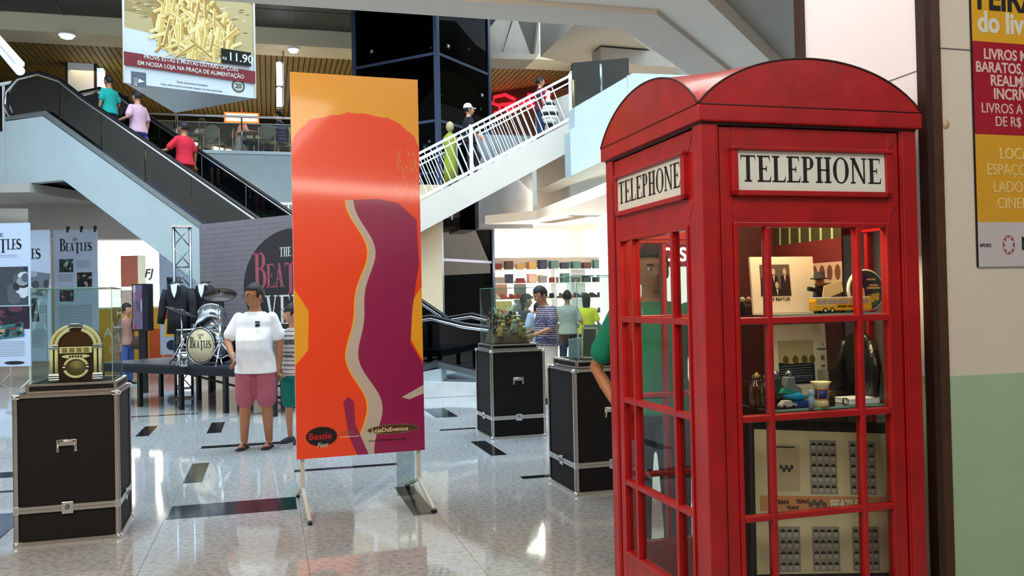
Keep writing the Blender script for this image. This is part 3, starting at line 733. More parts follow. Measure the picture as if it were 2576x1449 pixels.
# ============================================================ ESCALATOR
esc = thing('escalator', 'escalator with black handrails and pale cladding rising to the upper left', 'escalator', (*EP, 0), EA)
WE = 1.25            # clear width; local y: 0 near side, -WE far side (camera is on +y)
def ez(s): return 3.01+(s-5.23)*0.622-0.02     # top of the near cladding
S_TOP = 9.25
mb = MB(); mb.prism([(1.2, 0.0), (5.2, 1.92), (8.75, 4.15), (10.4, 4.15), (10.4, 5.50), (S_TOP+.05, 5.50), (0.9, ez(.9)), (.2, .42), (.2, 0)], -0.18, 0.02)
mb.build('cladding', 'plaster_cool', esc)
mb = MB(); mb.prism([(1.2, 0.0), (5.2, 1.92), (8.75, 4.15), (10.4, 4.15), (10.4, 5.50), (S_TOP+.05, 5.50), (0.9, ez(.9)), (.2, .42), (.2, 0)], -WE-.45, -WE-.27)
mb.build('cladding', 'plaster_cool', esc)
mb = MB(); mb.prism([(1.3, 0.0), (5.2, 1.95), (8.75, 4.2), (10.3, 4.2), (10.3, 4.7), (9.2, 4.7), (1.3, .2)], -WE-.3, -0.15); mb.build('truss_housing', 'black', esc)
for yn, yf in ((-.16, .03), (-WE-.46, -WE-.26)):
    mb = MB(); mb.prism([(-.9, .20), (.3, .44), (.9, ez(.9)), (S_TOP, 5.50), (10.4, 5.52), (10.4, 5.60), (S_TOP-.05, 5.60), (.9, ez(.9)+.09), (.3, .54), (-.9, .30)], yn, yf)
    mb.build('deck', 'steel', esc)
for yg in (-.06, -WE-.34):
    lo = [(-.75, .32), (.3, .52), (.9, ez(.9)+.08), (S_TOP-.05, 5.60), (10.2, 5.60)]
    up = [(10.45, 6.0), (10.2, 6.3), (9.6, 6.36), (8.9, 6.15), (.9, ez(.9)+.86), (.2, 1.14), (-.6, 1.08), (-.9, .7)]
    cuts = 7
    mb = MB(); mb.prism([lo[0], lo[1], (.9, ez(.9)+.08), up[4], up[5], up[6], up[7]], yg-.006, yg+.006); mb.build('glass_panel', 'glass_tint', esc)
    for k in range(cuts):
        sa, sb = .9+(8.9-.9)*k/cuts+.01, .9+(8.9-.9)*(k+1)/cuts-.01
        mb = MB(); mb.prism([(sa, ez(sa)+.08), (sb, ez(sb)+.08), (sb, ez(sb)+.86), (sa, ez(sa)+.86)], yg-.006, yg+.006); mb.build('glass_panel', 'glass_tint', esc)
    mb = MB(); mb.prism([(8.91, 5.38), (9.2, 5.6), (10.2, 5.60), up[0], up[1], up[2], up[3]], yg-.006, yg+.006); mb.build('glass_panel', 'glass_tint', esc)
    path = [(-.4, yg, .42), (-.85, yg, .5), (-.98, yg, .78), (-.75, yg, 1.03), (-.2, yg, 1.10), (.4, yg, 1.24), (.9, yg, ez(.9)+.88), (3, yg, ez(3)+.88), (6, yg, ez(6)+.88), (8.3, yg, ez(8.3)+.88), (8.9, yg, 6.2), (9.5, yg, 6.41), (10.1, yg, 6.38), (10.45, yg, 6.15), (10.5, yg, 5.85), (10.35, yg, 5.6)]
    mb = MB(); mb.tube([(a, b, c+.03) for a, b, c in path], 0.042, 10); mb.build('handrail', 'rubber', esc)
    mb = MB(); mb.tube([(a, b+.012, c-.012) for a, b, c in path], 0.030, 8); mb.build('rail_profile', 'chrome', esc)
mb = MB(); mb.box(0, 0, 0, .40, WE-.02, .2); stp = mb.mesh('step', 'black')
s = 1.1
while s < 9.0:
    place(stp, 'step', esc, (s, -WE-.2, ez(s)-.28)); s += .395
mb = MB(); mb.prism([(1, ez(1)+.08), (9.2, ez(9.2)+.08), (9.2, ez(9.2)-.3), (1, ez(1)-.3)], -WE-.24, -WE-.2); mb.build('skirt', 'steel', esc)
mb = MB(); mb.box(-1.6, -WE-.4, .0, .6, .1, .20); mb.m = 1; mb.box(-1.6, -WE-.2, .20, .6, -.1, .23); mb.build('landing_plate', ['marble_white', 'steel'], esc)
# small railing on a half landing behind the escalator
p = at(700, 545, 18.4)
t = thing('stair_railing', 'short white metal railing glimpsed just left of the orange banner top of the escalator', 'railing', p, G)
mb = MB(); mb.box(-.1, 0, .26, 2.2, .04, .30); mb.build('handrail', 'white_metal', t)
for k in range(16): mb = MB(); mb.box(-.08+k*.14, 0, -.3, -.055+k*.14, .03, .26); mb.build('baluster', 'white_metal', t)
# railing at far upper left
p = at(12, 332, 18.6)
t = thing('stair_railing', 'white metal railing fragment at the far left edge beside the escalator top', 'railing', p, EA)
for k in range(7): mb = MB(); mb.box(-.22+k*.22, -.02, .0, -.18+k*.22, .02, 1.0-.0*k); mb.build('baluster', 'white_metal', t)
mb = MB(); mb.box(-.24, -.03, 1.0, 1.3, .03, 1.06); mb.build('handrail', 'white_metal', t)

# ============================================================ PHONE BOOTH
BA = (.705, 3.2); BW = .931
cx_, cy_ = BA[0]+E1[0]*BW/2+E2[0]*BW/2, BA[1]+E1[1]*BW/2+E2[1]*BW/2
booth = thing('phone_booth', 'large red British style telephone box used as a display cabinet', 'phone booth', (cx_, cy_, 0), G)
H2 = BW/2
R_ = 'red_paint'
def face_M(k): return Matrix.Rotation(k*PI/2, 4, 'Z') @ Matrix.Translation((-H2, -H2, 0))
mb = MB(); mb.box(-H2-.012, -H2-.012, 0, H2+.012, H2+.012, .12); mb.build('plinth', R_, booth, bev=.008)
for k in range(4):
    M = face_M(k); q = lambda: (lambda m: (setattr(m, 'M', M), m)[1])(MB())
    mb = q(); mb.box(-.004, -.004, .12, .062, .062, 2.14); mb.box(.062, -.001, .12, .070, .02, 2.14); mb.box(-.001, .062, .12, .02, .07, 2.14); mb.build('corner_post', R_, booth, bev=.006)
    # stiles beside the glazing
    mb = q(); mb.box(.076, .006, .12, .125, .045, 2.13); mb.box(.062, .014, .12, .076, .04, 2.13); mb.build('stile', R_, booth, bev=.003)
    mb = q(); mb.box(BW-.125, .006, .12, BW-.076, .045, 2.13); mb.box(BW-.076, .014, .12, BW-.062, .04, 2.13); mb.build('stile', R_, booth, bev=.003)
    mb = q(); mb.box(.125, .008, 1.775, BW-.125, .045, 2.13); mb.build('header', R_, booth)
    mb = q(); mb.box(.125, .008, .12, BW-.125, .045, .345); mb.build('bottom_panel', R_, booth)
    # header mitre lines
    mb = q(); mb.bar((BW-.118, .0055, 2.05), (BW-.075, .0055, 2.12), .001, .0025); mb.bar((BW-.12, .0055, 1.79), (BW-.075, .0055, 1.86), .001, .0025); mb.build('mitre_joint', 'brown_dark', booth)
    # sign
    s0_, s1_, za, zb = .118, .813, 1.873, 2.052
    mb = q(); mb.box(s0_, -.016, za, s1_, .01, za+.020); mb.box(s0_, -.016, zb-.012, s1_, .01, zb); mb.box(s0_, -.016, za, s0_+.024, .01, zb); mb.box(s1_-.028, -.016, za, s1_, .01, zb)
    mb.box(s0_-.004, -.024, zb-.010, s1_+.004, .0, zb+.004)
    fr = mb.build('sign_frame', R_, booth, bev=.003)
    mb = q(); mb.box(s0_+.02, -.006, za+.016, s1_-.024, .004, zb-.01); pn = mb.build('sign_panel', 'sign_white', booth)
    tt = MB(); ws = serif([(c, 0, 1) for c in 'TELEPHONE'], 0, 0, 1, 0, tt, cond=.95, wt=.17, gap=.09)
    k_ = (s1_-s0_-.044-.035)/ws; kz = .098
    mb = q(); mb2 = MB(); serif([(c, 0, 1) for c in 'TELEPHONE'], 0, 0, 1, 0, mb2, cond=.95, wt=.17, gap=.09)
    mb.add([(s0_+.024+.014+x*k_, -.0062-.0012*(1 if y < -.0005 else 0), za+.052+z*kz) for x, y, z in mb2.v], mb2.f); mb.build('lettering', 'black_print', pn)
    # glazing frame and bars
    g0, g1 = .143, .790
    mb = q(); mb.box(.125, -.002, .345, g0, .04, 1.775); mb.box(g1, -.002, .345, BW-.125, .04, 1.775); mb.box(g0, -.002, 1.757, g1, .04, 1.775); mb.box(g0, -.002, .345, g1, .04, .363); mb.build('window_frame', R_, booth, bev=.003)
    rows = [(.345, .363), (.661, .684), (1.03, 1.055), (1.393, 1.42), (1.757, 1.775)]; rows[0] = (.345, .363)
    colx = [(.125, g0), (.258, .279), (.652, .674), (g1, BW-.125)]
    for a, b in rows[1:4]: mb = q(); mb.box(g0, -.001, a, g1, .036, b); mb.build('glazing_bar', R_, booth, bev=.004)
    for a, b in colx[1:3]: mb = q(); mb.box(a, -.0025, .363, b, .034, 1.757); mb.build('glazing_bar', R_, booth, bev=.004)
    for i in range(4):
        for j in range(3):
            mb = q(); mb.box(colx[j][1], .017, rows[i][1], colx[j+1][0], .020, rows[i+1][0]); mb.build('window_pane', 'glass', booth)
mb = MB(); mb.box(-H2-.004, -H2-.004, 2.134, H2+.004, H2+.004, 2.146); mb.build('cornice_shadow', 'brown_dark', booth)  # dark strip put in for the shadow line under the cornice
mb = MB(); mb.box(-H2-.022, -H2-.022, 2.143, H2+.022, H2+.022, 2.205); mb.build('cornice', R_, booth, bev=.006)
# sail dome with four segmental gables
N = 28; hb = H2+.02; hr = .187
def arcf(t): 
    x = max(-1, min(1, t)); Rr = (1+.62**2)/(2*.62); return (math.sqrt(Rr*Rr-x*x)-(Rr-.62))/.62
vs = []; fs = []
for i in range(N+1):
    for j in range(N+1):
        a, b = -1+2*i/N, -1+2*j/N; fa, fb = arcf(a), arcf(b)
        vs.append((a*hb, b*hb, 2.207+hr*(fa+fb-fa*fb)))
for i in range(N):
    for j in range(N):
        o = i*(N+1)+j; fs.append((o, o+N+1, o+N+2, o+1))
mb = MB(); mb.add(vs, fs, True)
for ax in (0, 1):
    for sg in (-1, 1):
        r = []
        for i in range(N+1):
            a = -1+2*i/N; z = 2.207+hr*arcf(a); r.append(((a*hb, sg*hb, z) if ax == 0 else (sg*hb, a*hb, z)))
        base = [((p[0], p[1], 2.203)) for p in r]
        mb.add(r+base[::-1], [tuple(range(2*N+2))])
mb.build('roof', R_, booth)
for k in range(4):
    M = face_M(k); mb = MB(); mb.M = M
    pts = [(BW/2+(-1+2*i/N)*hb, -.0205, 2.207+hr*arcf(-1+2*i/N)) for i in range(N+1)]
    mb.tube(pts, .004, 6); mb.tube([(-.018, -.022, 2.206), (BW+.018, -.022, 2.206)], .0018, 6); mb.build('roof_edge', 'brown_dark', booth)
# interior
def bl(px, py, v):
    """pixel -> booth local (x, z) on the plane at depth v behind the right-hand face"""
    P0 = (BA[0]+E2[0]*v, BA[1]+E2[1]*v); s, z = onpl(px, py, P0, E1); return s-H2, z
M_ = mat('maroon', '#3a0c10', .6, noise=.1)
mb = MB(); mb.box(.01, H2-.10, .12, H2-.05, H2-.085, 2.1); mb.build('inner_board', M_, booth)
mb = MB(); mb.box(H2-.10, -.12, .12, H2-.085, H2-.1, 2.1); mb.build('inner_board', M_, booth)
mb = MB(); mb.box(-H2+.05, -H2+.05, .10, H2-.05, H2-.05, .125); mb.build('booth_floor', 'brown_dark', booth)
mb = MB(); mb.box(-H2+.05, -H2+.05, 2.09, H2-.05, H2-.05, 2.10); mb.build('booth_ceiling', 'dark_wall', booth)
for z in (1.425, 1.062):
    mb = MB(); mb.box(-H2+.30, -H2+.06, z-.006, H2-.101, H2-.101, z); mb.build('shelf', 'glass', booth)
    mb = MB(); mb.box(-H2+.295, -H2+.055, z-.007, H2-.10, -H2+.061, z+.001); mb.build('shelf_edge', 'glass_edge', booth)
def bthing(name, label, cat, x, y, z, rz=0, group=None):
    p = Matrix.Translation((cx_, cy_, 0)) @ Matrix.Rotation(G, 4, 'Z') @ Vector((x, y, z))
    return thing(name, label, cat, p, G+rz, group)
SH1, SH2 = 1.4255, 1.0625
lp = Matrix.Translation((cx_, cy_, 0)) @ Matrix.Rotation(G, 4, 'Z') @ Vector((.02, -.12, 2.07))
area('booth_fill', lp, (lp.x, lp.y+.05, 1), .35, .3, 13, '#ffd9a8')  # fill light added inside to brighten the booth's contents
# framed band portrait print (generic figures)
x0_, zt = bl(1893, 645, .42); x1_, _ = bl(2052, 640, .42)
t = bthing('framed_print', 'white framed print with dark suited group on the top shelf of the phone booth', 'picture', (x0_+x1_)/2, .42-H2, SH1)
t.rotation_euler[0] = -.10
hw = (x1_-x0_)/2; hh = zt-SH1
mb = MB(); mb.box(-hw, 0, 0, hw, .012, hh); mb.build('mount', 'cream_panel', t)
mb = MB(); mb.col('#5c534a'); mb.flat([(-hw*.72, hh*.3), (hw*.22, hh*.3), (hw*.22, hh*.86), (-hw*.72, hh*.86)], -.001)
for fx, fz in ((-.58, .62), (-.3, .66), (0.05, .66), (-.22, .42)):
    mb.col('#241c24'); mb.flat([(hw*(fx-.16), hh*.3), (hw*(fx+.16), hh*.3), (hw*(fx+.13), hh*fz), (hw*(fx-.13), hh*fz)], -.0015-.0003*fx)
    mb.col('#b8a890'); mb.flat(ell(hw*fx, hh*(fz+.07), hw*.055, hh*.06, 14), -.0024); mb.col('#d0c8b8'); mb.flat([(hw*(fx-.03), hh*fz), (hw*(fx+.03), hh*fz), (hw*fx, hh*(fz-.12))], -.0024)
mb.build('picture', 'print', t)
text('THE BEATLES', .017, -hw*.55, hh*.22, -.001, 'black_print', t, sx=1.1)
# hat figure with pale card
x, z = bl(2062, 730, .36)
t = bthing('figurine', 'dark hatted figurine holding a pale card on the top shelf', 'figurine', x, .36-H2, SH1)
mb = MB(); mb.rings([(0, 0, 0, .028, .022), (0, 0, .05, .034, .026), (0, 0, .09, .026, .02), (0, 0, .11, .012, .012)], 14); mb.build('coat', 'black_cloth', t)
mb = MB(); mb.ball((0, -.004, .128), .018, .018, .02); mb.build('head', 'skin_tan', t)
mb = MB(); mb.lathe([(.038, .0), (.038, .004), (.024, .006), (.022, .03), (.0, .034)], 18, (0, 0, .14)); mb.build('hat', 'black_cloth', t)
mb = MB(); mb.bar((-.02, -.02, .09), (-.075, -.03, .10), .016, .016); mb.bar((.02, -.02, .09), (.05, -.035, .085), .016, .016); mb.build('arm', 'black_cloth', t)
mb = MB(); mb.prism([(-.02, .05), (.085, .085), (.075, .135), (-.01, .11)], -.045, -.042); mb.build('card', 'cream', t)
x, z = bl(2042, 646, .82)
t = bthing('wall_plate', 'small pale yellow wall plate on the back board of the phone booth', 'plate', x, H2-.105, z)
mb = MB(); mb.box(-.03, -.004, -.055, .03, 0, .055); mb.build('plate', 'cream', t, bev=.004)
mb = MB(); mb.lathe([(.004, 0), (.004, .002)], 10, (-.01, -.004, .02), (0, -1, 0)); mb.lathe([(.004, 0), (.004, .002)], 10, (.014, -.004, .022), (0, -1, 0)); mb.build('screw', 'steel', t)
x, z = bl(2104, 720, .55)
t = bthing('light_rod', 'thin bright vertical light rod standing on the top shelf', 'lamp', x, .55-H2, SH1)
mb = MB(); mb.tube([(0, 0, 0), (0, 0, .26)], .0035, 8); mb.build('rod', mat('rod_light', '#fff0d8', emit='#ffe8cc', es=1.2), t)
mb = MB(); mb.lathe([(.014, 0), (.012, .006)], 12); mb.build('rod_foot', 'steel', t)
# round picture tin
x, z = bl(2178, 738, .22)
t = bthing('picture_disc', 'round blue picture disc with pale rim and yellow print behind the toy bus', 'disc', x, .22-H2, SH1)
t.rotation_euler[0] = -.08
mb = MB(); mb.lathe([(.088, 0), (.088, .012), (.080, .014)], 36, (0, 0, .088), (0, -1, 0)); mb.build('rim', 'sign_white', t)
mb = MB(); mb.col('#3e5a5c'); mb.flat(ell(0, .088, .081, .081, 32), -.0145); mb.col('#2a2f66'); mb.flat([(x_, z_) for x_, z_ in ell(-.02, .095, .045, .062, 20)], -.0149)
mb.col('#e8d890'); mb.flat(ell(-.035, .115, .014, .02, 12), -.0153); mb.flat([(-.05, .05), (-.01, .05), (-.014, .098), (-.046, .098)], -.0153)
mb.col('#d9c95a'); mb.flat([(.0, .03), (.055, .045), (.06, .075), (.0, .07)], -.0149); mb.col('#3f8f5e'); mb.flat([(.01, .018), (.05, .03), (.04, .05)], -.0151); mb.build('picture', 'print', t)
mb = MB(); mb.col('#d8cf90')
for a, b, c_, d in ((.002, .128, .045, .136), (.012, .104, .055, .112), (.0, .092, .066, .101)): mb.flat([(a, b), (c_, b), (c_, d), (a, d)], -.0153)
mb.build('print_line', 'print', t)
# toy bus
xa, _ = bl(2045, 790, .09); xb, _ = bl(2187, 790, .09)
t = bthing('toy_bus', 'yellow toy touring bus with grey windows on the top shelf of the phone booth', 'toy', (xa+xb)/2, .095-H2, SH1)
L = (xb-xa)/2
mb = MB(); mb.col('#e8b21c'); mb.prism([(-L, .010), (L, .010), (L*1.0, .05), (L*.97, .058), (-L*.97, .058), (-L, .045)], -.022, .022); mb.build('body', 'print', t, bev=.003)
mb = MB(); mb.col('#d8d4cc'); mb.box(-L*.97, -.021, .057, L*.97, .021, .063); mb.build('roof', 'print', t, bev=.002)
mb = MB(); mb.col('#a8a2a0')
for k in range(5): mb.box(-L*.93+k*L*.375, -.0228, .036, -L*.62+k*L*.375, .0228, .054)
mb.build('window', 'print', t)
mb = MB(); mb.col('#f0d8b0'); mb.box(-L*.99, -.0229, .030, -L*.3, .0229, .034); mb.build('stripe', 'print', t)
for wx in (-.66, -.42, .58):
    for sy in (-1, 1):
        mb = MB(); mb.lathe([(.011, -.004), (.011, .004)], 18, (wx*L, sy*.020, .011), (0, 1, 0)); wh = mb.build('wheel', 'black', t)
        mb = MB(); mb.lathe([(.006, 0), (.004, .0015)], 12, (wx*L, sy*.0245, .011), (0, sy, 0)); mb.build('hub_cap', 'sign_white', wh)
text('MYSTERY TOUR', .0105, -.030, .0225, -.0232, 'black_print', t, bold=.01)
# small dark figures at the left end
for i, (px, lb) in enumerate(((1868, 'tiny dark green figurine at the left end of the top shelf'), (1884, 'tiny brown figurine second from the left on the top shelf'))):
    x, z = bl(px, 790, .14+.05*i)
    t = bthing('figurine', lb, 'figurine', x, .14+.05*i-H2, SH1-.0)
    mb = MB(); mb.rings([(0, 0, 0, .012, .01), (0, 0, .03, .014, .011), (0, 0, .05, .009, .008)], 10); mb.build('body', ['black_cloth', 'jukebox_wood'][i], t)
    mb = MB(); mb.ball((0, 0, .06), .011); mb.build('head', ['mint', 'skin_tan'][i], t)
# poster with ovals on the side board
t = bthing('hanging_poster', 'dark hanging poster with rows of small oval faces above the round disc', 'poster', H2-.104, .36, 1.52)
t.rotation_euler[2] = G-PI/2
mb = MB(); mb.box(-.0, -.004, 0, .5, 0, .5); mb.build('sheet', mat('olive_dark', '#33301c', .5), t)
mb = MB(); mb.col('#5c2020'); mb.flat([(0, .12), (.5, .12), (.5, .22), (0, .22)], -.0045); mb.col('#a89080'); mb.flat([(0, .03), (.5, .03), (.5, .12), (0, .12)], -.0045)
for k in range(9): mb.col('#5e3a30'); mb.flat(ell(.03+.055*k, .075, .02, .034, 16), -.005)
for k in range(6): mb.col('#8f9a78'); mb.flat([(.03+.08*k, .22), (.045+.08*k, .22), (.05+.08*k, .5), (.035+.08*k, .5)], -.005)
mb.build('print', 'print', t)
# second shelf : opened album, jars, blue toys, cup, white box, dark jackets
xa, zt = bl(1944, 818, .45); xb, _ = bl(2106, 818, .45)
t = bthing('record_album', 'pale opened record album with a small landscape photo on the second shelf', 'album', (xa+xb)/2, .45-H2, SH2)
t.rotation_euler[0] = -.06; hw = (xb-xa)/2; hh = .31
mb = MB(); mb.box(-hw, 0, 0, hw, .01, hh); mb.build('cover', 'cream_panel', t)
mb = MB(); mb.col('#b0a484'); mb.flat([(-hw*.82, .09), (hw*.28, .09), (hw*.28, .24), (-hw*.82, .24)], -.0008)
mb.col('#1c2230'); mb.flat([(-hw*.82, .05), (hw*.28, .05), (hw*.28, .135), (hw*.0, .142), (-hw*.4, .138), (-hw*.82, .145)], -.0012)
for fx in (-.6, -.3, -.02, .22): mb.col('#5f5428'); mb.flat(ell(hw*fx, .155, .015, .019, 12), -.0015)
for k in range(7): mb.col('#7f8ea0'); mb.flat([(-hw*.8, .06+.011*k), (hw*.2, .064+.011*k), (hw*.2, .066+.011*k), (-hw*.8, .062+.011*k)], -.0018)
mb.build('picture', 'print', t)
text('A', .012, hw*.55, .215, -.001, 'black_print', t); text('THOUSAND', .010, hw*.38, .195, -.001, 'black_print', t); text('K', .030, hw*.5, .15, -.001, 'black_print', t); text('LIVE', .011, hw*.48, .12, -.001, 'black_print', t)
for i, (px, lb) in enumerate(((1905, 'brown glass jar at the far left of the second shelf'), (1932, 'brown glass jar with gold lid beside the blue toys'))):
    x, z = bl(px, 1010, .16+.04*(1-i)); t = bthing('glass_jar', lb, 'jar', x, .16+.04*(1-i)-H2, SH2)
    mb = MB(); mb.lathe([(.02, 0), (.030, .004), (.032, .06), (.028, .085), (.016, .1), (.016, .108)], 20); mb.build('jar_body', mat('brown_jar', '#4a2c18', .12, coat=.6), t)
    mb = MB(); mb.lathe([(.018, .108), (.018, .12), (.006, .13), (.001, .135)], 16); mb.build('lid', 'gold_grille', t)
x, z = bl(2000, 1020, .13)
t = bthing('toy_submarine', 'bright blue toy with teal deck on the second shelf in front of the album', 'toy', x, .13-H2, SH2)
mb = MB(); mb.col('#1a8ec8'); mb.loft([[(-.06+.12*i/8, .02*math.sin(PI*(i+.3)/8.6)*math.cos(2*PI*k/10), .045-.012*i/8+.018*math.sin(PI*(i+.3)/8.6)*math.sin(2*PI*k/10)) for k in range(10)] for i in range(9)]); mb.build('hull', 'print', t)
mb = MB(); mb.col('#1d8f7c'); mb.prism([(-.065, .055), (-.005, .05), (.0, .06), (-.05, .075)], -.012, .012); mb.build('deck', 'print', t)
mb = MB(); mb.col('#1c3f8e'); mb.box(-.03, -.02, 0, .05, .02, .022); mb.build('stand', 'print', t, bev=.002)
x, z = bl(1968, 1015, .12)
t = bthing('toy_car', 'small pale grey toy car left of the blue toy on the second shelf', 'toy', x-.005, .08-H2, SH2)
mb = MB(); mb.col('#b8b6b0'); mb.prism([(-.035, .008), (.035, .008), (.035, .018), (.02, .02), (.01, .032), (-.018, .032), (-.03, .02), (-.035, .018)], -.014, .014); mb.build('body', 'print', t, bev=.002)
for wx in (-.02, .02): mb = MB(); mb.lathe([(.008, -.016), (.008, .016)], 14, (wx, 0, .008), (0, 1, 0)); mb.build('wheel', 'black', t)
for i, (px, zz_, c_, lb) in enumerate(((1985, .075, '#7b8790', 'grey metal toy heap behind the blue toy'), (1945, .0, '#39414a', 'dark grey model engine behind the jars'))):
    x, z = bl(px, 960, .3); t = bthing('model_engine', lb, 'toy', x+.01*i, .3-H2, SH2)
    mb = MB(); mb.col(c_); mb.prism([(-.04, 0), (.045, 0), (.05, .05), (.02, .07), (.015, .1), (-.02, .1), (-.03, .06), (-.045, .05)], -.02, .02); mb.build('body', 'print', t, bev=.005)
    mb = MB(); mb.lathe([(.016, 0), (.018, .02), (.01, .03)], 14, (.0, 0, .095)); mb.build('chimney', 'steel', t)
    for wx in (-.025, .0, .028): mb = MB(); mb.lathe([(.012, -.003), (.012, .003)], 14, (wx, -.023, .012), (0, 1, 0)); mb.build('wheel', 'black', t)
x, z = bl(2068, 1020, .07)
t = bthing('flared_cup', 'cream flared cup with a dark blue panel and orange edges on the second shelf', 'cup', x, .075-H2, SH2)
mb = MB(); mb.lathe([(.028, 0), (.028, .02), (.023, .03), (.022, .07), (.026, .08), (.040, .098), (.037, .098), (.02, .075), (.01, .07)], 28); mb.build('cup_body', 'cream', t)
mb = MB(); mb.col('#2a3a8c'); mb.lathe([(.0232, .032), (.0228, .066)], 28); mb.build('blue_panel', 'print', t)
mb = MB(); mb.col('#d07a28'); mb.lathe([(.0245, .068), (.0245, .072)], 28); mb.lathe([(.0245, .027), (.0245, .031)], 28); mb.bar((.021, -.012, .03), (.021, -.012, .07), .003, .003); mb.bar((-.021, -.012, .03), (-.021, -.012, .07), .003, .003); mb.build('orange_trim', 'print', t)
x, z = bl(2040, 1025, .06)
t = bthing('plastic_bottle', 'little pale blue bottle beside the flared cup', 'bottle', x-.004, .05-H2, SH2)
mb = MB(); mb.col('#8fb4d8'); mb.lathe([(.011, 0), (.012, .04), (.006, .05), (.009, .055), (.008, .07), (.001, .072)], 14); mb.build('bottle_body', 'print', t)
x, z = bl(2105, 960, .3)
t = bthing('clear_box', 'clear plastic display box behind the flared cup', 'box', x-.01, .3-H2, SH2)
mb = MB(); mb.box(-.055, -.04, 0, .055, .04, .12); mb.build('box_shell', 'acrylic', t)
mb = MB(); mb.box(-.05, -.035, .002, .05, .035, .02); mb.build('box_base', 'brown_dark', t)
x, z = bl(2165, 1025, .12)
t = bthing('white_box', 'flat white box lying at the right end of the second shelf', 'box', x, .13-H2, SH2)
mb = MB(); mb.box(-.075, -.05, 0, .06, .05, .018); mb.build('carton', 'white_panel', t, bev=.002)
mb = MB(); mb.box(-.076, -.051, .018, .061, .051, .022); mb.build('carton_lid', 'white_panel', t, bev=.001)
x, z = bl(2125, 1025, .08)
t = bthing('wire_rings', 'small bundle of brown wire rings beside the white box', 'rings', x-.01, .06-H2, SH2)
for k in range(3): mb = MB(); mb.tube([(.014*math.cos(a)+.006*k, .0, .016+.014*math.sin(a)) for a in [2*PI*i/16 for i in range(17)]], .0015, 6); mb.build('ring', 'jukebox_wood', t, loc=(0, .006*k, 0), rz=.5*k)
x, z = bl(2195, 900, .22)
t = bthing('leather_jacket', 'black leather jacket hanging at the right end of the second shelf', 'jacket', H2-.125, -.26, SH2+.0)
t.rotation_euler[2] = G-PI/2
mb = MB(); mb.rings([(0, 0, .005, .085, .02), (0, 0, .1, .08, .024), (0, 0, .2, .095, .026), (0, 0, .26, .07, .022), (0, 0, .28, .03, .02)], 24, pw=2.4); mb.build('jacket_body', mat('leather', '#0c0d10', .3, bump=.8, bscale=24), t)
mb = MB(); mb.tube([(.075, 0, .24), (.115, -.01, .14), (.11, -.02, .03)], [.024, .022, .02], 12); mb.tube([(-.075, 0, .24), (-.115, -.01, .14), (-.11, -.02, .03)], [.024, .022, .02], 12); mb.build('sleeve', 'leather', t)
# big framed sheet leaning in the bottom compartment
xa, zt = bl(1884, 1078, .13); xb, _ = bl(2252, 1078, .13)
hh = .63; hw = (xb-xa)/2
t = bthing('framed_sheet', 'large framed sheet with rows of small head prints, leaning at the phone booth bottom', 'picture', (xa+xb)/2+.005, .13-H2, .364)
t.rotation_euler[0] = -.14; t.rotation_euler[1] = .09
mb = MB(); mb.box(-hw, 0, 0, hw, .02, hh); mb.build('frame', 'black', t, bev=.004)
mb = MB(); mb.box(-hw+.012, -.003, .03, hw-.012, 0, hh-.045); mb.build('sheet', mat('old_paper', '#dcc8a6', .35, noise=.05), t)
mb = MB()
def head_grid(x0, z0, nx, nz, gx=.030, gz=.042):
    mb.col('#9a8f86'); mb.flat([(x0-.018, z0-.022), (x0+gx*(nx-1)+.018, z0-.022), (x0+gx*(nx-1)+.018, z0+gz*(nz-1)+.024), (x0-.018, z0+gz*(nz-1)+.024)], -.0034)
    for i in range(nx):
        for j in range(nz):
            mb.col('#b9b0a6'); mb.flat(ell(x0+gx*i, z0+gz*j-.003, .0105, .014, 12), -.0038); mb.col('#2c2824'); mb.flat(ell(x0+gx*i, z0+gz*j+.002, .0118, .012, 12, 0, PI), -.0042)
for gx0, nx in ((-.055, 4), (.13, 4)):
    head_grid(gx0, .358, nx, 5); head_grid(gx0, .06, nx, 4)
head_grid(-.235, .06, 4, 4)
mb.col('#c4ad90'); mb.flat([(-.245, .345), (-.12, .345), (-.12, .53), (-.245, .53)], -.0034)
mb.col('#3c342c'); mb.flat([(-.225, .515), (-.14, .515), (-.14, .521), (-.225, .521)], -.0038)
for k in range(5): mb.col('#4a443e'); mb.flat(ell(-.205+.012*k, .44-.012*(k % 2), .008, .009, 10), -.0038)
mb.col('#cf8a5c'); mb.flat([(-hw+.03, .268), (hw-.014, .268), (hw-.014, .328), (-hw+.03, .328)], -.0034)
for k in range(5): mb.col('#6a5a50'); mb.flat(ell(-.075+.016*k, .294+.01*(k % 2), .011, .012, 10), -.004)
mb.build('print', 'print', t)
text('YEAH!', .022, -.235, .296, -.0042, 'jukebox_wood', t, bold=.02); text('YEAH!', .020, -.185, .276, -.0042, 'jukebox_wood', t, bold=.02); text('YEAH!', .022, -.142, .300, -.0042, 'jukebox_wood', t, bold=.02)
text('BEATLE', .048, .015, .281, -.0042, 'sign_white', t, bold=.03, sx=.85); text('S', .046, .165, .281, -.0042, 'sign_white', t, bold=.03, sx=.85)
for i, (u_, v_, c_, lb) in enumerate(((-.3, .10, '#8c7f5a', 'flat olive printed box on the floor of the phone booth'), (-.22, -.18, '#d8c890', 'flat cream booklet lying on the phone booth floor'))):
    t = bthing('flat_box', lb, 'box', u_, v_, .1255, .3*i)
    mb = MB(); mb.col(c_); mb.box(-.1, -.12, 0, .1, .12, .05-.03*i); mb.build('carton', 'print', t, bev=.002)
    mb = MB(); mb.col('#4c4630'); mb.box(-.07, -.09, .05-.03*i, .06, .08, .0505-.03*i); mb.build('lid_print', 'print', t)
mb = MB()
t = bthing('display_stand', 'dark inner stand carrying the leaning framed sheet', 'stand', .06, -.29, .1255)
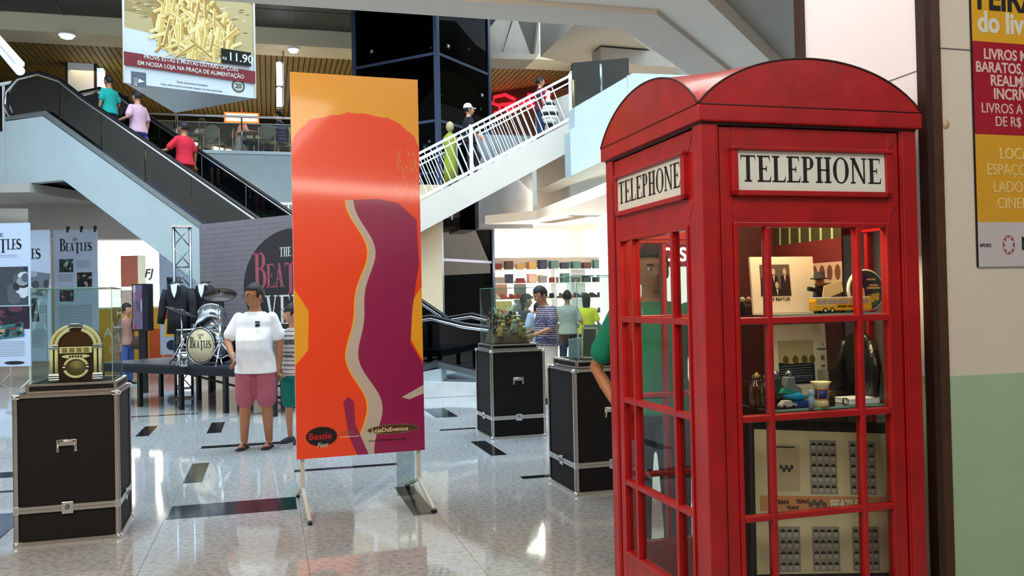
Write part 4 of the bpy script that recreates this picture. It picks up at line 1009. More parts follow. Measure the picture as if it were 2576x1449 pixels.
mb.box(-.3, -.07, 0, .3, .1, .23); mb.build('stand_box', 'black', t, bev=.004)
mb = MB(); mb.box(-.31, -.075, .23, .31, .105, .236); mb.build('stand_top', 'black_cloth', t)

# ============================================================ FLIGHT CASES WITH VITRINES
CW, CH = .625, .965
def case(label, loc, rz):
    t = thing('flight_case', label, 'case', loc, rz, 'flight cases used as plinths')
    h = CW/2; zl = .225
    mb = MB(); mb.box(-h+.012, -h+.012, .004, h-.012, h-.012, zl-.02); mb.build('lower_body', 'case_black', t)
    mb = MB(); mb.box(-h+.012, -h+.012, zl+.02, h-.012, h-.012, CH-.004); mb.build('upper_body', 'case_black', t)
    for a, b in ((-h, -h), (h, -h), (h, h), (-h, h)):
        sx, sy = (1 if a < 0 else -1), (1 if b < 0 else -1)
        mb = MB(); mb.box(a, b, .0, a+sx*.028, b+sy*.006, CH); mb.box(a, b, 0, a+sx*.006, b+sy*.028, CH); mb.build('edge_profile', 'alu', t)
        for z in (.0, CH):
            mb = MB(); s_ = 1 if z == 0 else -1
            mb.ball((a+sx*.012, b+sy*.012, z+s_*.014), .026, .026, .018, 10, 6)
            mb.box(a-sx*.003, b-sy*.003, z, a+sx*.045, b+sy*.02, z+s_*.028); mb.box(a-sx*.003, b-sy*.003, z, a+sx*.02, b+sy*.045, z+s_*.028); mb.build('ball_corner', 'chrome', t, bev=.004)
        mb = MB(); mb.box(a-sx*.002, b-sy*.002, zl-.022, a+sx*.034, b+sy*.034, zl+.026); mb.build('corner_brace', 'chrome', t, bev=.003)
    for k in range(4):
        M = Matrix.Rotation(k*PI/2, 4, 'Z')
        for z0_, z1_ in ((0, .024), (CH-.024, CH), (zl-.020, zl-.001), (zl+.001, zl+.022)):
            mb = MB(); mb.M = M; mb.box(-h+.02, -h, z0_, h-.02, -h+.006, z1_)
            if z1_ == CH: mb.box(-h+.02, -h, CH-.004, h-.02, -h+.03, CH)
            mb.build('edge_profile', 'alu', t)
        mb = MB(); mb.M = M
        mb.box(-.035, -h-.006, zl-.038, .035, -h+.004, zl+.04); mb.build('latch', 'chrome', t, bev=.004)
        mb = MB(); mb.M = M; mb.lathe([(.014, 0), (.014, .008)], 14, (0, -h-.006, zl+.004), (0, -1, 0)); mb.box(-.008, -h-.02, zl, .008, -h-.01, zl+.02); mb.build('latch_knob', 'steel', t)
        if k % 2 == 0:
            mb = MB(); mb.M = M; mb.box(-.06, -h-.003, .625, .06, -h+.008, .665); mb.box(-.06, -h-.003, .585, -.044, -h+.008, .63); mb.box(.044, -h-.003, .585, .06, -h+.008, .63); hd = mb.build('handle_plate', 'chrome', t)
            mb = MB(); mb.M = M; mb.tube([(-.05, -h-.01, .65), (-.05, -h-.016, .60), (-.05, -h-.014, .59)], .004, 8); mb.tube([(-.05, -h-.014, .655), (.05, -h-.014, .655)], .007, 8); mb.tube([(.05, -h-.01, .65), (.05, -h-.016, .60)], .004, 8); mb.build('handle', 'alu', t)
    mb = MB(); mb.box(-h+.025, -h+.025, CH-.004, h-.025, h-.025, CH-.001); mb.build('top_board', 'case_black', t)
    return t
def vitrine(label, loc, rz, vh=.62, d=.52):
    t = thing('glass_vitrine', label, 'vitrine', loc, rz, 'glass vitrines on the flight cases')
    h = d/2
    mb = MB(); mb.box(-h, -h, 0.001, h, h, .058); mb.build('tray', 'case_black', t)
    for k in range(4):
        M = Matrix.Rotation(k*PI/2, 4, 'Z')
        for z0_, z1_ in ((0.001, .014), (.046, .06)):
            mb = MB(); mb.M = M; mb.box(-h-.003, -h-.003, z0_, h+.003, -h, z1_); 
            if z1_ == .06: mb.box(-h, -h, .056, h, -h+.014, .06)
            mb.build('edge_profile', 'alu', t)
        mb = MB(); mb.M = M; mb.box(-h-.004, -h-.004, .001, -h+.014, -h+.0, .06); mb.box(-h-.004, -h-.004, .001, -h+.0, -h+.014, .06); mb.build('edge_profile', 'alu', t)
    g = h-.022
    for k in range(4):
        M = Matrix.Rotation(k*PI/2, 4, 'Z')
        mb = MB(); mb.M = M; mb.box(-g+.005, -g, .0605, g-.005, -g+.004, .06+vh); mb.build('glass_pane', 'glass_case', t)
        mb = MB(); mb.M = M; mb.box(-g, -g, .0605, -g+.004, -g+.004, .06+vh); mb.box(-g, -g, .06+vh-.0015, g, -g+.004, .06+vh+.004); mb.build('glass_edge', 'glass_edge', t)
    mb = MB(); mb.box(-g+.004, -g+.004, .06+vh, g-.004, g-.004, .06+vh+.004); mb.build('glass_top', 'glass_case', t)
    return t
def ccenter(c, deg):
    u = dirv(deg); v = dirv(deg+90); return (c[0]+u[0]*CW/2+v[0]*CW/2, c[1]+u[1]*CW/2+v[1]*CW/2)
C1 = ccenter((-3.20, 5.58), 17.0); C2 = ccenter((-.25, 9.51), 17.5); C3 = ccenter((.455, 6.70), 16.5)
case('black flight case with aluminium edges under the jukebox vitrine', (*C1, 0), math.radians(17))
case('black flight case farthest away, under the vitrine with the toy diorama', (*C2, 0), math.radians(17.5))
case('black flight case partly hidden by the phone booth, under the record vitrine', (*C3, 0), math.radians(16.5))
V1 = (C1[0]+.025, C1[1]+.01, CH); V2 = (C2[0]-.02, C2[1], CH); V3 = (C3[0]+.0, C3[1]+.02, CH)
vitrine('glass vitrine holding the small cream and wood jukebox', V1, math.radians(17), .62, .53)
vitrine('glass vitrine holding a heap of toy figures', V2, math.radians(17.5), .62, .53)
vitrine('glass vitrine with a blue record sleeve and dome next to the phone booth', V3, math.radians(16.5), .66, .53)

# jukebox
t = thing('jukebox', 'small table jukebox with cream arches and brown wooden body in the left vitrine', 'jukebox', (V1[0]+.01, V1[1]-.03, CH+.061), math.radians(16))
w_, hs = .155, .235
arch = lambda r, zc, n=20: [(r*math.cos(PI*i/n), zc+r*math.sin(PI*i/n)*.92) for i in range(n+1)]
mb = MB(); mb.prism([(-w_+.01, 0), (w_-.01, 0)] + arch(w_-.01, hs), -.07, .08); mb.build('cabinet', 'jukebox_wood', t)
for r, rr in ((w_-.006, .011), (w_-.036, .011)):
    mb = MB(); a = arch(r, hs); mb.tube([(x, -.078, z) for x, z in a[:9]], rr, 10); mb.build('arch_tube', 'cream', t)
    mb = MB(); mb.tube([(x, -.078, z) for x, z in a[12:]], rr, 10); mb.build('arch_tube', 'cream', t)
    for sg in (-1, 1): mb = MB(); mb.tube([(sg*r, -.078, .05), (sg*r, -.078, hs-.02)], rr, 10); mb.build('column_tube', 'cream', t)
mb = MB(); mb.tube([(x, -.076, z) for x, z in arch(w_-.021, hs)], .0035, 8); mb.build('chrome_strip', 'chrome', t)
mb = MB(); mb.box(-.03, -.098, hs+w_*.78, .03, -.07, hs+w_*.92+.006); mb.build('crown_clip', 'chrome', t, bev=.004)
for sg in (-1, 1):
    mb = MB(); mb.box(sg*(w_+.008), -.092, 0, sg*(w_-.052), -.06, .05)
    for k in range(3): mb.box(sg*(w_+.011), -.095, .008+.014*k, sg*(w_-.055), -.09, .015+.014*k)
    mb.build('chrome_foot', 'chrome', t, bev=.002)
    mb = MB(); mb.box(sg*(w_+.008), -.092, hs-.02, sg*(w_-.052), -.06, hs-.006); mb.box(sg*(w_+.008), -.092, hs+.0, sg*(w_-.052), -.06, hs+.008); mb.build('chrome_band', 'chrome', t, bev=.002)
mb = MB(); mb.prism([(-.098, hs+.0), (.098, hs+.0)] + arch(.098, hs+.0), -.0755, -.070); mb.build('window', mat('amber_glass', '#4a2c14', .12, coat=.6), t)
mb = MB(); mb.box(-.10, -.084, .185, .10, -.070, .228); pnl = mb.build('selector_panel', 'cream', t, bev=.003)
for k in range(4): mb = MB(); mb.box(-.083+.044*k, -.087, .192, -.051+.044*k, -.083, .222); mb.build('title_card', 'gold_grille', pnl)
mb = MB(); mb.prism([(-.085, .160), (-.06, .152), (.06, .152), (.085, .160), (.085, .168), (.06, .175), (-.06, .175), (-.085, .168)], -.084, -.070); mb.build('control_bar', 'cream', t, bev=.002)
mb = MB(); 
for k in range(5): mb.box(-.04+.017*k, -.088, .157, -.03+.017*k, -.083, .170)
mb.build('buttons', 'black', t, kind='stuff')
mb = MB(); mb.lathe([(.062, 0), (.062, .004)], 28, (0, -.070, .088), (0, -1, 0)); mb.build('speaker_grille', 'gold_grille', t)
for i, (a0_, a1_) in enumerate(((.08, .92), (1.08, 1.92))):
    mb = MB(); mb.tube([(.071*math.cos(PI*(a0_+(a1_-a0_)*q/12)), -.078, .088+.064*math.sin(PI*(a0_+(a1_-a0_)*q/12))) for q in range(13)], .0095, 10); mb.build('grille_tube', 'cream', t)
for sg in (-1, 1): mb = MB(); mb.box(sg*.062, -.09, .08, sg*.082, -.07, .096); mb.build('grille_clip', 'chrome', t, bev=.003)

# toy diorama in the second vitrine
rnd = random.Random(3)
t = thing('toy_diorama', 'mossy brown heap crowded with small toy figures inside the farther vitrine', 'diorama', (V2[0]-.01, V2[1], CH+.061), math.radians(17))
vs = []; n = 22
def hgt(a, b): return max(0, .25*math.exp(-((a+.10)**2)/.02-(b**2)/.03)+.17*math.exp(-((a-.1)**2)/.012-(b**2)/.04)+.04*math.sin(a*60)*math.cos(b*55)*.6)
for i in range(n+1):
    for j in range(n+1):
        a, b = -.21+.42*i/n, -.2+.4*j/n; vs.append((a, b, .01+hgt(a, b)*(1 if 0 < i < n and 0 < j < n else 0)))
mb = MB(); mb.col('#5c4830'); mb.add(vs, [(i*(n+1)+j, (i+1)*(n+1)+j, (i+1)*(n+1)+j+1, i*(n+1)+j+1) for i in range(n) for j in range(n)], True); mb.build('mound', 'matte', t)
mb = MB(); mb.box(-.21, -.2, 0, .21, .2, .011); mb.build('base_board', 'brown_dark', t)
pal = ['#8a7a3a', '#5a4632', '#9a8c6a', '#6e2a1e', '#3c3a34', '#b09040', '#756c58', '#4e5a3c', '#a8a090', '#c09a60', '#5e5048', '#3a2c22']
for k in range(40):
    a, b = rnd.uniform(-.19, .19), rnd.uniform(-.19, .05); z = .01+hgt(a, b); s_ = rnd.uniform(1.2, 2.3); c_ = rnd.choice(pal)
    mb = MB(); mb.M = Matrix.Translation((a, b, z-.01)) @ Matrix.Rotation(rnd.uniform(-.3, .3), 4, 'Y') @ Matrix.Scale(s_, 4)
    mb.col(c_); mb.rings([(0, 0, 0, .016, .012), (0, 0, .03, .013, .01), (0, 0, .045, .008, .007)], 8); mb.ball((0, 0, .055), .012, n=8, m=5); mb.bar((-.012, 0, .04), (-.024, -.01, .02), .006, .006); mb.bar((.012, 0, .04), (.022, -.014, .045), .006, .006); mb.build('figurine', 'matte', t)
mb = MB(); mb.M = Matrix.Translation((0.02, -.02, .27)) @ Matrix.Rotation(.5, 4, 'Y'); mb.col('#c0bcae'); mb.rings([(0, 0, -.08, .05, .04), (0, 0, 0, .06, .05), (0, 0, .09, .035, .03), (0, 0, .16, .03, .025), (0, 0, .20, .018, .015)], 12); mb.build('plush_figure', 'matte', t)
mb = MB(); mb.col('#cfcdbd')
for k in range(60):
    a = rnd.uniform(-.16, .05); z = .25+rnd.uniform(0, .16); mb.bar((a, rnd.uniform(-.08, .06), z), (a+rnd.uniform(-.05, .07), rnd.uniform(-.1, .06), z+rnd.uniform(-.05, .06)), .004, .002)
mb.build('dry_straw', 'matte', t, kind='stuff')
t = thing('label_card', 'small cream card standing in the corner of the diorama vitrine', 'card', (V2[0]+.19, V2[1]-.10, CH+.061), math.radians(17))
mb = MB(); mb.box(-.03, -.002, 0, .03, .002, .09); mb.build('card', 'cream_panel', t)
mb = MB(); mb.col('#55554f'); [mb.flat([(-.02, .06-.012*k), (.02, .06-.012*k), (.02, .064-.012*k), (-.02, .064-.012*k)], -.0025) for k in range(3)]; mb.build('print', 'print', t)

# contents of the third vitrine
def v3(x, y, z=0): 
    p = Matrix.Translation((V3[0], V3[1], CH+.061)) @ Matrix.Rotation(math.radians(16.5), 4, 'Z') @ Vector((x, y, z)); return p
t = thing('record_sleeve', 'blue and teal record sleeve leaning in the vitrine beside the phone booth', 'record', v3(.06, .0), math.radians(14)); t.rotation_euler[0] = -.2
mb = MB(); mb.col('#5a96ac'); mb.box(-.13, 0, 0, .15, .008, .27); mb.build('sleeve', 'print', t)
mb = MB(); mb.col('#2f7fae'); mb.flat([(.03, .16), (.14, .16), (.14, .25), (.03, .25)], -.001); mb.col('#7d98a4'); mb.flat([(-.12, .12), (.02, .12), (.03, .26), (-.12, .26)], -.001); mb.col('#3b4f58'); mb.flat([(-.12, .02), (.14, .02), (.14, .09), (-.12, .12)], -.001); mb.build('print', 'print', t)
t = thing('framed_photo', 'narrow silver picture frame left of the blue record sleeve', 'picture', v3(-.08, -.06), math.radians(-28)); t.rotation_euler[0] = -.12
mb = MB(); mb.col('#b2b09a'); mb.box(-.07, 0, 0, -.055, .012, .25); mb.box(.055, 0, 0, .07, .012, .25); mb.box(-.07, 0, .235, .07, .012, .25); mb.box(-.07, 0, 0, .07, .012, .015); mb.build('frame', 'print', t)
mb = MB(); mb.col('#2d3a3e'); mb.box(-.055, .004, .015, .055, .010, .235); mb.build('photo', 'print', t)
t = thing('blue_folder', 'pale blue folder standing at the left of the vitrine beside the phone booth', 'folder', v3(-.17, .02), math.radians(16)); 
mb = MB(); mb.col('#8fb0c8'); mb.prism([(-.05, 0), (.04, 0), (.06, .16), (-.05, .15)], 0, .006); mb.build('cover', 'print', t)
mb = MB(); mb.col('#c8d8e0'); mb.prism([(-.05, .15), (.06, .16), (.06, .167), (-.05, .157)], -.001, .007); mb.build('spine', 'print', t)
t = thing('glass_dome', 'glass dome over a tiny white scene in front of the blue record sleeve', 'dome', v3(.06, -.13), 0)
mb = MB(); mb.lathe([(.06, .0), (.062, .02), (.062, .05)] + [(.062*math.cos(a), .05+.062*math.sin(a)) for a in (.4, .8, 1.2, 1.5)], 24); mb.build('dome', 'glass', t)
mb = MB(); mb.lathe([(.066, 0), (.066, .008)], 24); mb.build('dome_base', 'cream', t)
mb = MB(); mb.col('#6f7a66'); mb.ball((-.01, 0, .035), .03, .03, .028); mb.col('#d8dcd0'); mb.ball((.02, -.01, .05), .018); mb.build('scene', 'matte', t)
t = thing('pale_booklet', 'pale green booklet lying flat under the glass dome', 'book', v3(.07, -.16, -.0), math.radians(20))
mb = MB(); mb.col('#cbd3a8'); mb.box(-.10, -.06, .0005, .10, .05, .003); mb.build('cover', 'print', t); t.location.z -= .0
t = thing('orange_cap', 'orange and purple cap at the right of the record vitrine', 'cap', v3(.20, -.06), math.radians(10))
mb = MB(); mb.col('#3a2a3a'); mb.rings([(0, 0, 0, .05, .045), (0, 0, .08, .05, .045), (0, 0, .11, .03, .03)], 14); mb.build('stand', 'matte', t)
mb = MB(); mb.col('#e0621c'); mb.ball((0, 0, .165), .05, .05, .03); mb.build('crown', 'matte', t)
mb = MB(); mb.col('#7c3a6a'); mb.lathe([(.045, 0), (.055, .012), (.048, .03)], 18, (0, 0, .125)); mb.build('brim', 'matte', t)

# ============================================================ BANNER
BP = (-1.58, 6.45); BD = dirv(18.8); BR = math.radians(18.8)
t = thing('banner_stand', 'tall free-standing banner in yellow, orange and magenta on slim legs', 'banner', (*BP, 0), BR)
bx0, bx1, bz0, bz1 = -.03, .93, .37, 3.225
mb = MB(); mb.box(bx0, -.012, bz0, bx1, .012, bz1); mb.build('board', 'white_panel', t)
mb = MB(); Y = -.0125
wd = bx1-bx0
def bxz(u, v): return (bx0+wd*u, bz1-(bz1-bz0)*v)       # u right, v down
mb.col('#e2a024'); mb.flat([bxz(0, 0), bxz(1, 0), bxz(1, 1), bxz(0, 1)], Y)
rr = random.Random(5)
dome_ = [(0, .20)]+[(.5-.5*math.cos(PI*i/24), .205-.105*math.sin(PI*i/24)**.8+rr.uniform(-.004, .004)) for i in range(25)]
mb.col('#e8451a'); mb.flat([bxz(*q) for q in dome_+[(1, .56), (.92, .60), (.9, .70), (1, .76), (1, 1), (0, 1), (0, .76), (.10, .72), (.11, .62), (0, .56)]], Y-.0006)
wav = lambda v: .52+.07*math.sin(v*15+.5)+.03*math.sin(v*31)
R1 = [(wav(v), v) for v in [.33+.67*i/40 for i in range(41)]]
mb.col('#8c1c50'); mb.flat([bxz(u, v) for u, v in R1]+[bxz(1, 1), bxz(1, .77), bxz(.9, .71), bxz(.92, .62), bxz(.98, .50), bxz(.97, .38), bxz(.82, .335), bxz(.65, .325)], Y-.0012)
L1 = [(wav(v)-.035-.06*max(0, (v-.55)), v) for u, v in R1]; L2 = [(wav(v)+.02+.10*max(0, v-.5), v) for u, v in R1]
mb.col('#e8b040'); mb.flat([bxz(u-.012, v) for u, v in L1]+[bxz(u, v) for u, v in L2[::-1]], Y-.0018)
mb.col('#b8aea2'); mb.flat([bxz(u, v) for u, v in L1]+[bxz(u, v) for u, v in L2[::-1]], Y-.0024)
mb.col('#b8aea2'); mb.flat([bxz(.82, .855), bxz(1, .825), bxz(1, .848), bxz(.88, .862)], Y-.0024)
mb.col('#8c1c50'); mb.flat([bxz(u, v) for u, v in [(.36, .86), (.40, .845), (.44, .86), (.45, .92), (.55, 1), (.46, 1), (.40, .95)]], Y-.0028)
mb.col('#d87a30')
for k in range(26):
    u, v = rr.uniform(.8, .97), rr.uniform(.19, .31); mb.flat([bxz(u, v), bxz(u+.012, v+.004), bxz(u+.03, v+.02), bxz(u+.012, v+.016)], Y-.0010-.00001*k)
mb.build('artwork', 'poster', t)
# logos along the bottom
def oval(u, v, ru, rv, m, y, nm): c = bxz(u, v); mb = MB(); mb.prism(ell(c[0], c[1], ru, rv, 32), y-.0006, y); return mb.build(nm, m, t)
oval(.19, .945, .115, .072, 'brown_wood', Y-.003, 'logo_oval'); lo = oval(.19, .945, .110, .068, 'black', Y-.0037, 'logo_oval')
c = bxz(.09, .952); text('Beatle', .068, c[0], c[1], Y-.0048, mat('logo_red', '#c01820', .4), t, bold=.012)
c = bxz(.15, .968); text('Fest', .048, c[0], c[1]-.012, Y-.005, 'sign_white', t, shear=.4)
c = bxz(.33, .944); text('APOIO', .034, c[0], c[1], Y-.003, 'gold_grille', t, bold=.01); 
c = bxz(.33, .951); mb = MB(); mb.box(c[0], Y-.0034, c[1], c[0]+.14, Y-.003, c[1]+.004); mb.build('rule', 'sign_white', t)
oval(.75, .938, .200, .037, 'gold_grille', Y-.003, 'logo_oval'); oval(.75, .938, .193, .032, 'brown_wood', Y-.0037, 'logo_oval')
c = bxz(.575, .944); text('LojaDeEventos', .046, c[0], c[1], Y-.0048, 'cream', t, bold=.01)
c = bxz(.55, .968); text('www.lojadeeventos.com.br', .026, c[0], c[1], Y-.003, 'black_print', t)
for lx in (.012, .885):
    mb = MB(); mb.box(lx-.012, .013, .14, lx+.016, .033, 3.1); mb.build('leg', mat('pale_plastic', '#c2beb0', .35), t)
    mb = MB(); mb.prism([(0, 0), (.02, 0), (.02, .14), (0, .14)], 0, .02)
    mb = MB(); mb.bar((lx, .02, .15), (lx, -.46, .018), .026, .024); mb.bar((lx, .02, .15), (lx, .46, .018), .026, .024); mb.build('foot', 'pale_plastic', t, bev=.004)
    mb = MB(); mb.box(lx-.012, -.5, 0, lx+.014, -.42, .018); mb.build('foot_pad', 'black', t); mb = MB(); mb.box(lx-.012, .42, 0, lx+.014, .5, .018); mb.build('foot_pad', 'black', t)
mb = MB(); mb.box(.72, .05, .02, .86, .056, 2.2); mb.build('back_sheet', 'acrylic', t)

# ============================================================ POSTER PANELS AT THE LEFT
def panel(px_r, D, label, rz=0.0, w_=.95, z0_=.42, z1_=3.24, seed=1, big=False, logo=True):
    p = at(px_r, 700, D); u = dirv(rz)
    t = thing('poster_panel', label, 'poster', (p.x-u[0]*w_, p.y-u[1]*w_, 0), math.radians(rz))
    mb = MB(); mb.box(0, 0, z0_, w_, .03, z1_); mb.build('board', mat('poster_white', '#b9c6dc', .4), t)
    for lx in (.05, w_-.05): mb = MB(); mb.box(lx-.012, .03, 0, lx+.012, .05, 3.1); mb.bar((lx, .04, .15), (lx, -.3, .01), .02, .02); mb.bar((lx, .04, .15), (lx, .38, .01), .02, .02); mb.build('leg', 'pale_plastic', t)
    return t, w_, z0_, z1_
def pic(t, x0, z0, x1, z1, cols, seed, y=-.0015, name='picture', tilt=0):
    r = random.Random(seed); mb = MB(); mb.col(cols[0]); cxp, czp = (x0+x1)/2, (z0+z1)/2
    def T(a, b): return (cxp+(a-cxp)*math.cos(tilt)-(b-czp)*math.sin(tilt), czp+(a-cxp)*math.sin(tilt)+(b-czp)*math.cos(tilt))
    mb.flat([T(x0, z0), T(x1, z0), T(x1, z1), T(x0, z1)], y)
    for k in range(16):
        a, b = r.uniform(x0, x1), r.uniform(z0, z1); ra, rb = (x1-x0)*r.uniform(.05, .17), (z1-z0)*r.uniform(.05, .2)
        mb.col(r.choice(cols[1:])); mb.flat([T(min(max(q[0], x0+.004), x1-.004), min(max(q[1], z0+.004), z1-.004)) for q in ell(a, b, ra, rb, 9)], y-.0004*(k+1))
    return mb.build(name, 'print', t)
def lines(t, x0, x1, z1, n, dz=.035, th_=.012, c_='#7e8694'):
    r = random.Random(n); mb = MB(); mb.col(c_)
    for k in range(n): mb.flat([(x0, z1-dz*k), (x1-r.uniform(0, .08), z1-dz*k), (x1-.02, z1-dz*k+th_), (x0, z1-dz*k+th_)], -.0012)
    mb.build('print_lines', 'print', t)
BWc = ['#3a4048', '#14161a', '#23272c', '#8a9096', '#c0c6cc', '#50565e']
t, w_, z0_, z1_ = panel(76, 17.2, 'large white band history panel at the far left edge with a wide grey photograph')
beatles_logo(-.02, 2.72, .80, -.001, 'black_print', t)
lines(t, .2, .75, 2.6, 2); pic(t, .05, 1.62, .91, 2.38, BWc, 2); pic(t, .05, 1.15, .93, 1.60, ['#241a2c', '#3a1c34', '#16101c', '#5a3040', '#6a6a50'], 4)
pic(t, .30, .98-.0, .82, 1.25, ['#2c6a70', '#5a3a34', '#2a1c1c', '#a88a6a', '#1d2a24'], 6, y=-.012, tilt=.1)
mb = MB(); mb.prism(ell(.12, 1.15, .2, .2, 28), -.016, -.012); mb.build('round_badge', 'cream_panel', t)
lines(t, .1, .85, .90, 9); mb = MB(); mb.prism(ell(.62, .49, .2, .035, 24), -.003, -.001); mb.build('logo_oval', 'black_print', t)
t, w_, z0_, z1_ = panel(127, 18.8, 'white band history panel second from the left with a tilted photograph')
beatles_logo(-.12, 2.62, .86, -.001, 'black_print', t); pic(t, .22, 1.85, .92, 2.35, ['#6a7482', '#98a2ae', '#3a424c', '#b8c2cc'], 8, tilt=-.15); pic(t, .1, 1.25, .68, 1.75, ['#161c26', '#222a36', '#3a4656', '#90a0b0'], 9, tilt=.1); lines(t, .7, .9, 1.6, 5); lines(t, .1, .85, 1.1, 12)
p = at(245, 700, 19.8)
t, w_, z0_, z1_ = panel(246, 19.8, 'white band panel with tall black logo hanging above the jukebox vitrine', w_=.99, z0_=.45, z1_=3.32)
beatles_logo(.13, 2.84, .73, -.001, 'black_print', t, wt=.2)
pic(t, .12, 2.36, .44, 2.66, ['#27413c', '#13201f', '#7f9c98', '#3c5a4c', '#b0c0b8'], 11); pic(t, .52, 2.02, .86, 2.35, ['#16181c', '#5a4a48', '#28282c', '#a89c94', '#704838'], 13); lines(t, .50, .88, 2.6, 5); lines(t, .1, .46, 2.3, 5); pic(t, .12, 1.7, .44, 2.02, ['#2a2028', '#503a4c', '#88808c'], 15); lines(t, .1, .88, 1.6, 18)
for k in range(3): mb = MB(); mb.box(.30+.31*k, -.02, 3.26, .34+.31*k, .05, 3.40); mb.build('clip', 'black', t)
t, w_, z0_, z1_ = panel(494, 20.3, 'pale band panel with yellow square logo behind the suits and truss', w_=.86, z0_=.42, z1_=3.2)
pic(t, .17, 1.93, .50, 2.22, ['#5a6470', '#1c2026', '#8a939c'], 17); pic(t, .06, 1.25, .2, 1.75, ['#b04030', '#803028', '#d06048'], 18)
lines(t, .12, .5, 2.72, 3, c_='#2c3440')
mb = MB(); mb.box(.11, -.003, .84, .52, -.001, 1.25); mb.build('yellow_square', mat('yellow_logo', '#f0b818', .4), t); text('rádio', .13, .16, 1.0, -.0035, 'logo_red', t, bold=.02, shear=.2)
mb = MB(); mb.prism(ell(.27, .64, .13, .12, 24), -.003, -.001); mb.build('round_logo', mat('navy', '#1c2c48', .4), t)

# ============================================================ STAGE
SD = dirv(-32.0); SR = math.radians(-32.0)
SO = (-5.03-SD[0]*1.9, 12.91-SD[1]*1.9)      # left end of the front edge
t = thing('stage', 'low black stage platform on slim legs carrying the drum kit', 'stage', (*SO, 0), SR)
for k in range(4):
    mb = MB(); mb.box(k*1.0, 0, .535, k*1.0+.995, 2.3, .66); mb.build('deck_panel', 'stage_cloth', t, bev=.006)
mb = MB(); mb.box(-.02, -.012, .525, 4.01, .0, .62); mb.build('fascia', 'black_cloth', t)
for i in range(5):
    for j in range(3):
        x = .05+i*.975; mb = MB(); mb.box(x-.03, .04+j*1.08, 0, x+.03, .10+j*1.08, .53); mb.build('leg', 'black', t)
mb = MB(); mb.bar((.1, 1.15, .5), (2.9, 1.15, .1), .03, .03); mb.bar((3.0, 2.2, .12), (3.9, 2.2, .45), .03, .03); mb.bar((1.5, 2.2, .1), (3.9, 2.2, .5), .03, .03); mb.build('brace', 'black', t)
mb = MB(); mb.box(.0, 2.30, .62, 2.2, 2.5, .70); mb.build('rear_lip', 'cream_panel', t)
def stl(px, py, D):    # pixel at depth D -> world
    return at(px, py, D)
ZS = .66
# backdrop
p = at(503, 700, 15.4); q = at(733, 700, 14.05)
bd = math.atan2(q.y-p.y, q.x-p.x); bu = (math.cos(bd), math.sin(bd))
t = thing('backdrop', 'grey brick-print backdrop with a dark oval and pink and white lettering behind the drums', 'backdrop', (p.x, p.y, 0), bd)
zb = onpl(503, 565, (p.x, p.y), bu)[1]
mb = MB(); mb.box(0, 0, ZS, 3.6, .06, zb); mb.build('board', mat('backdrop_grey', '#7d757c', .6, noise=.06), t)
mb = MB()
for r_ in range(28):
    z = ZS+.06+r_*.082
    if z < zb-.05: mb.box(.02, -.0012, z, 3.58, 0, z+.005)
    for k in range(15):
        x = .05+.24*k+(.12 if r_ % 2 else 0)
        if x < 3.55 and z+.08 < zb: mb.box(x, -.0012, z, x+.004, 0, z+.082)
mb.build('printed_joints', mat('backdrop_line', '#6c646b', .6), t, kind='stuff')
ox = onpl(728, 700, (p.x, p.y), bu)
oc = (ox[0], onpl(720, 700, (p.x, p.y), bu)[1])
ol = onpl(613, 690, (p.x, p.y), bu); ot = onpl(733, 575, (p.x, p.y), bu)
mb = MB(); mb.prism(ell(ot[0]+.05, ot[1]-.92, ot[0]+.05-ol[0], .93, 48), -.004, -.001); mb.build('dark_oval', mat('oval_dark', '#2e282c', .6), t)
b0_ = onpl(640, 725, (p.x, p.y), bu)
beatles_logo(b0_[0], b0_[1], 1.62, -.005, mat('logo_pink', '#a8505e', .5), t, cond=.8, m2='sign_white', wt=.18)
v0_ = onpl(652, 800, (p.x, p.y), bu)
mb = MB(); serif([(c, 0, 1) for c in 'EVER'], v0_[0]-.14, v0_[1]-.10, .47, -.006, mb, cond=.9, wt=.15); mb.build('lettering', 'sign_white', t)
mb = MB(); mb.box(.1, .06, 0, .16, .12, zb-.05); mb.box(3.4, .06, 0, 3.46, .12, zb-.05); mb.build('prop', 'black', t)

# lighting truss
p = at(462, 880, 14.7)
t = thing('truss_tower', 'slim silver lattice truss tower standing left of the backdrop', 'truss', (p.x, p.y, 0), math.radians(20))
ht = at(462, 568, 14.7).z; h = .13
for a, b in ((-h, -h), (h, -h), (h, h), (-h, h)): mb = MB(); mb.tube([(a, b, 0), (a, b, ht)], .022, 8); mb.build('chord', 'steel', t)
k = 0; z = .15
while z < ht-.3:
    for f in range(4):
        M = Matrix.Rotation(f*PI/2, 4, 'Z'); mb = MB(); mb.M = M; s_ = 1 if (k+f) % 2 else -1
        mb.tube([(-h*s_, -h, z), (h*s_, -h, z+.32)], .011, 6); mb.build('diagonal', 'steel', t)
        if k % 2 == 0: mb = MB(); mb.M = M; mb.tube([(-h, -h, z), (h, -h, z)], .011, 6); mb.build('cross_tube', 'steel', t)
    z += .34; k += 1
for z in (.02, ht-.02): mb = MB(); mb.box(-h-.03, -h-.03, z-.015, h+.03, h+.03, z+.015); mb.build('end_frame', 'steel', t)

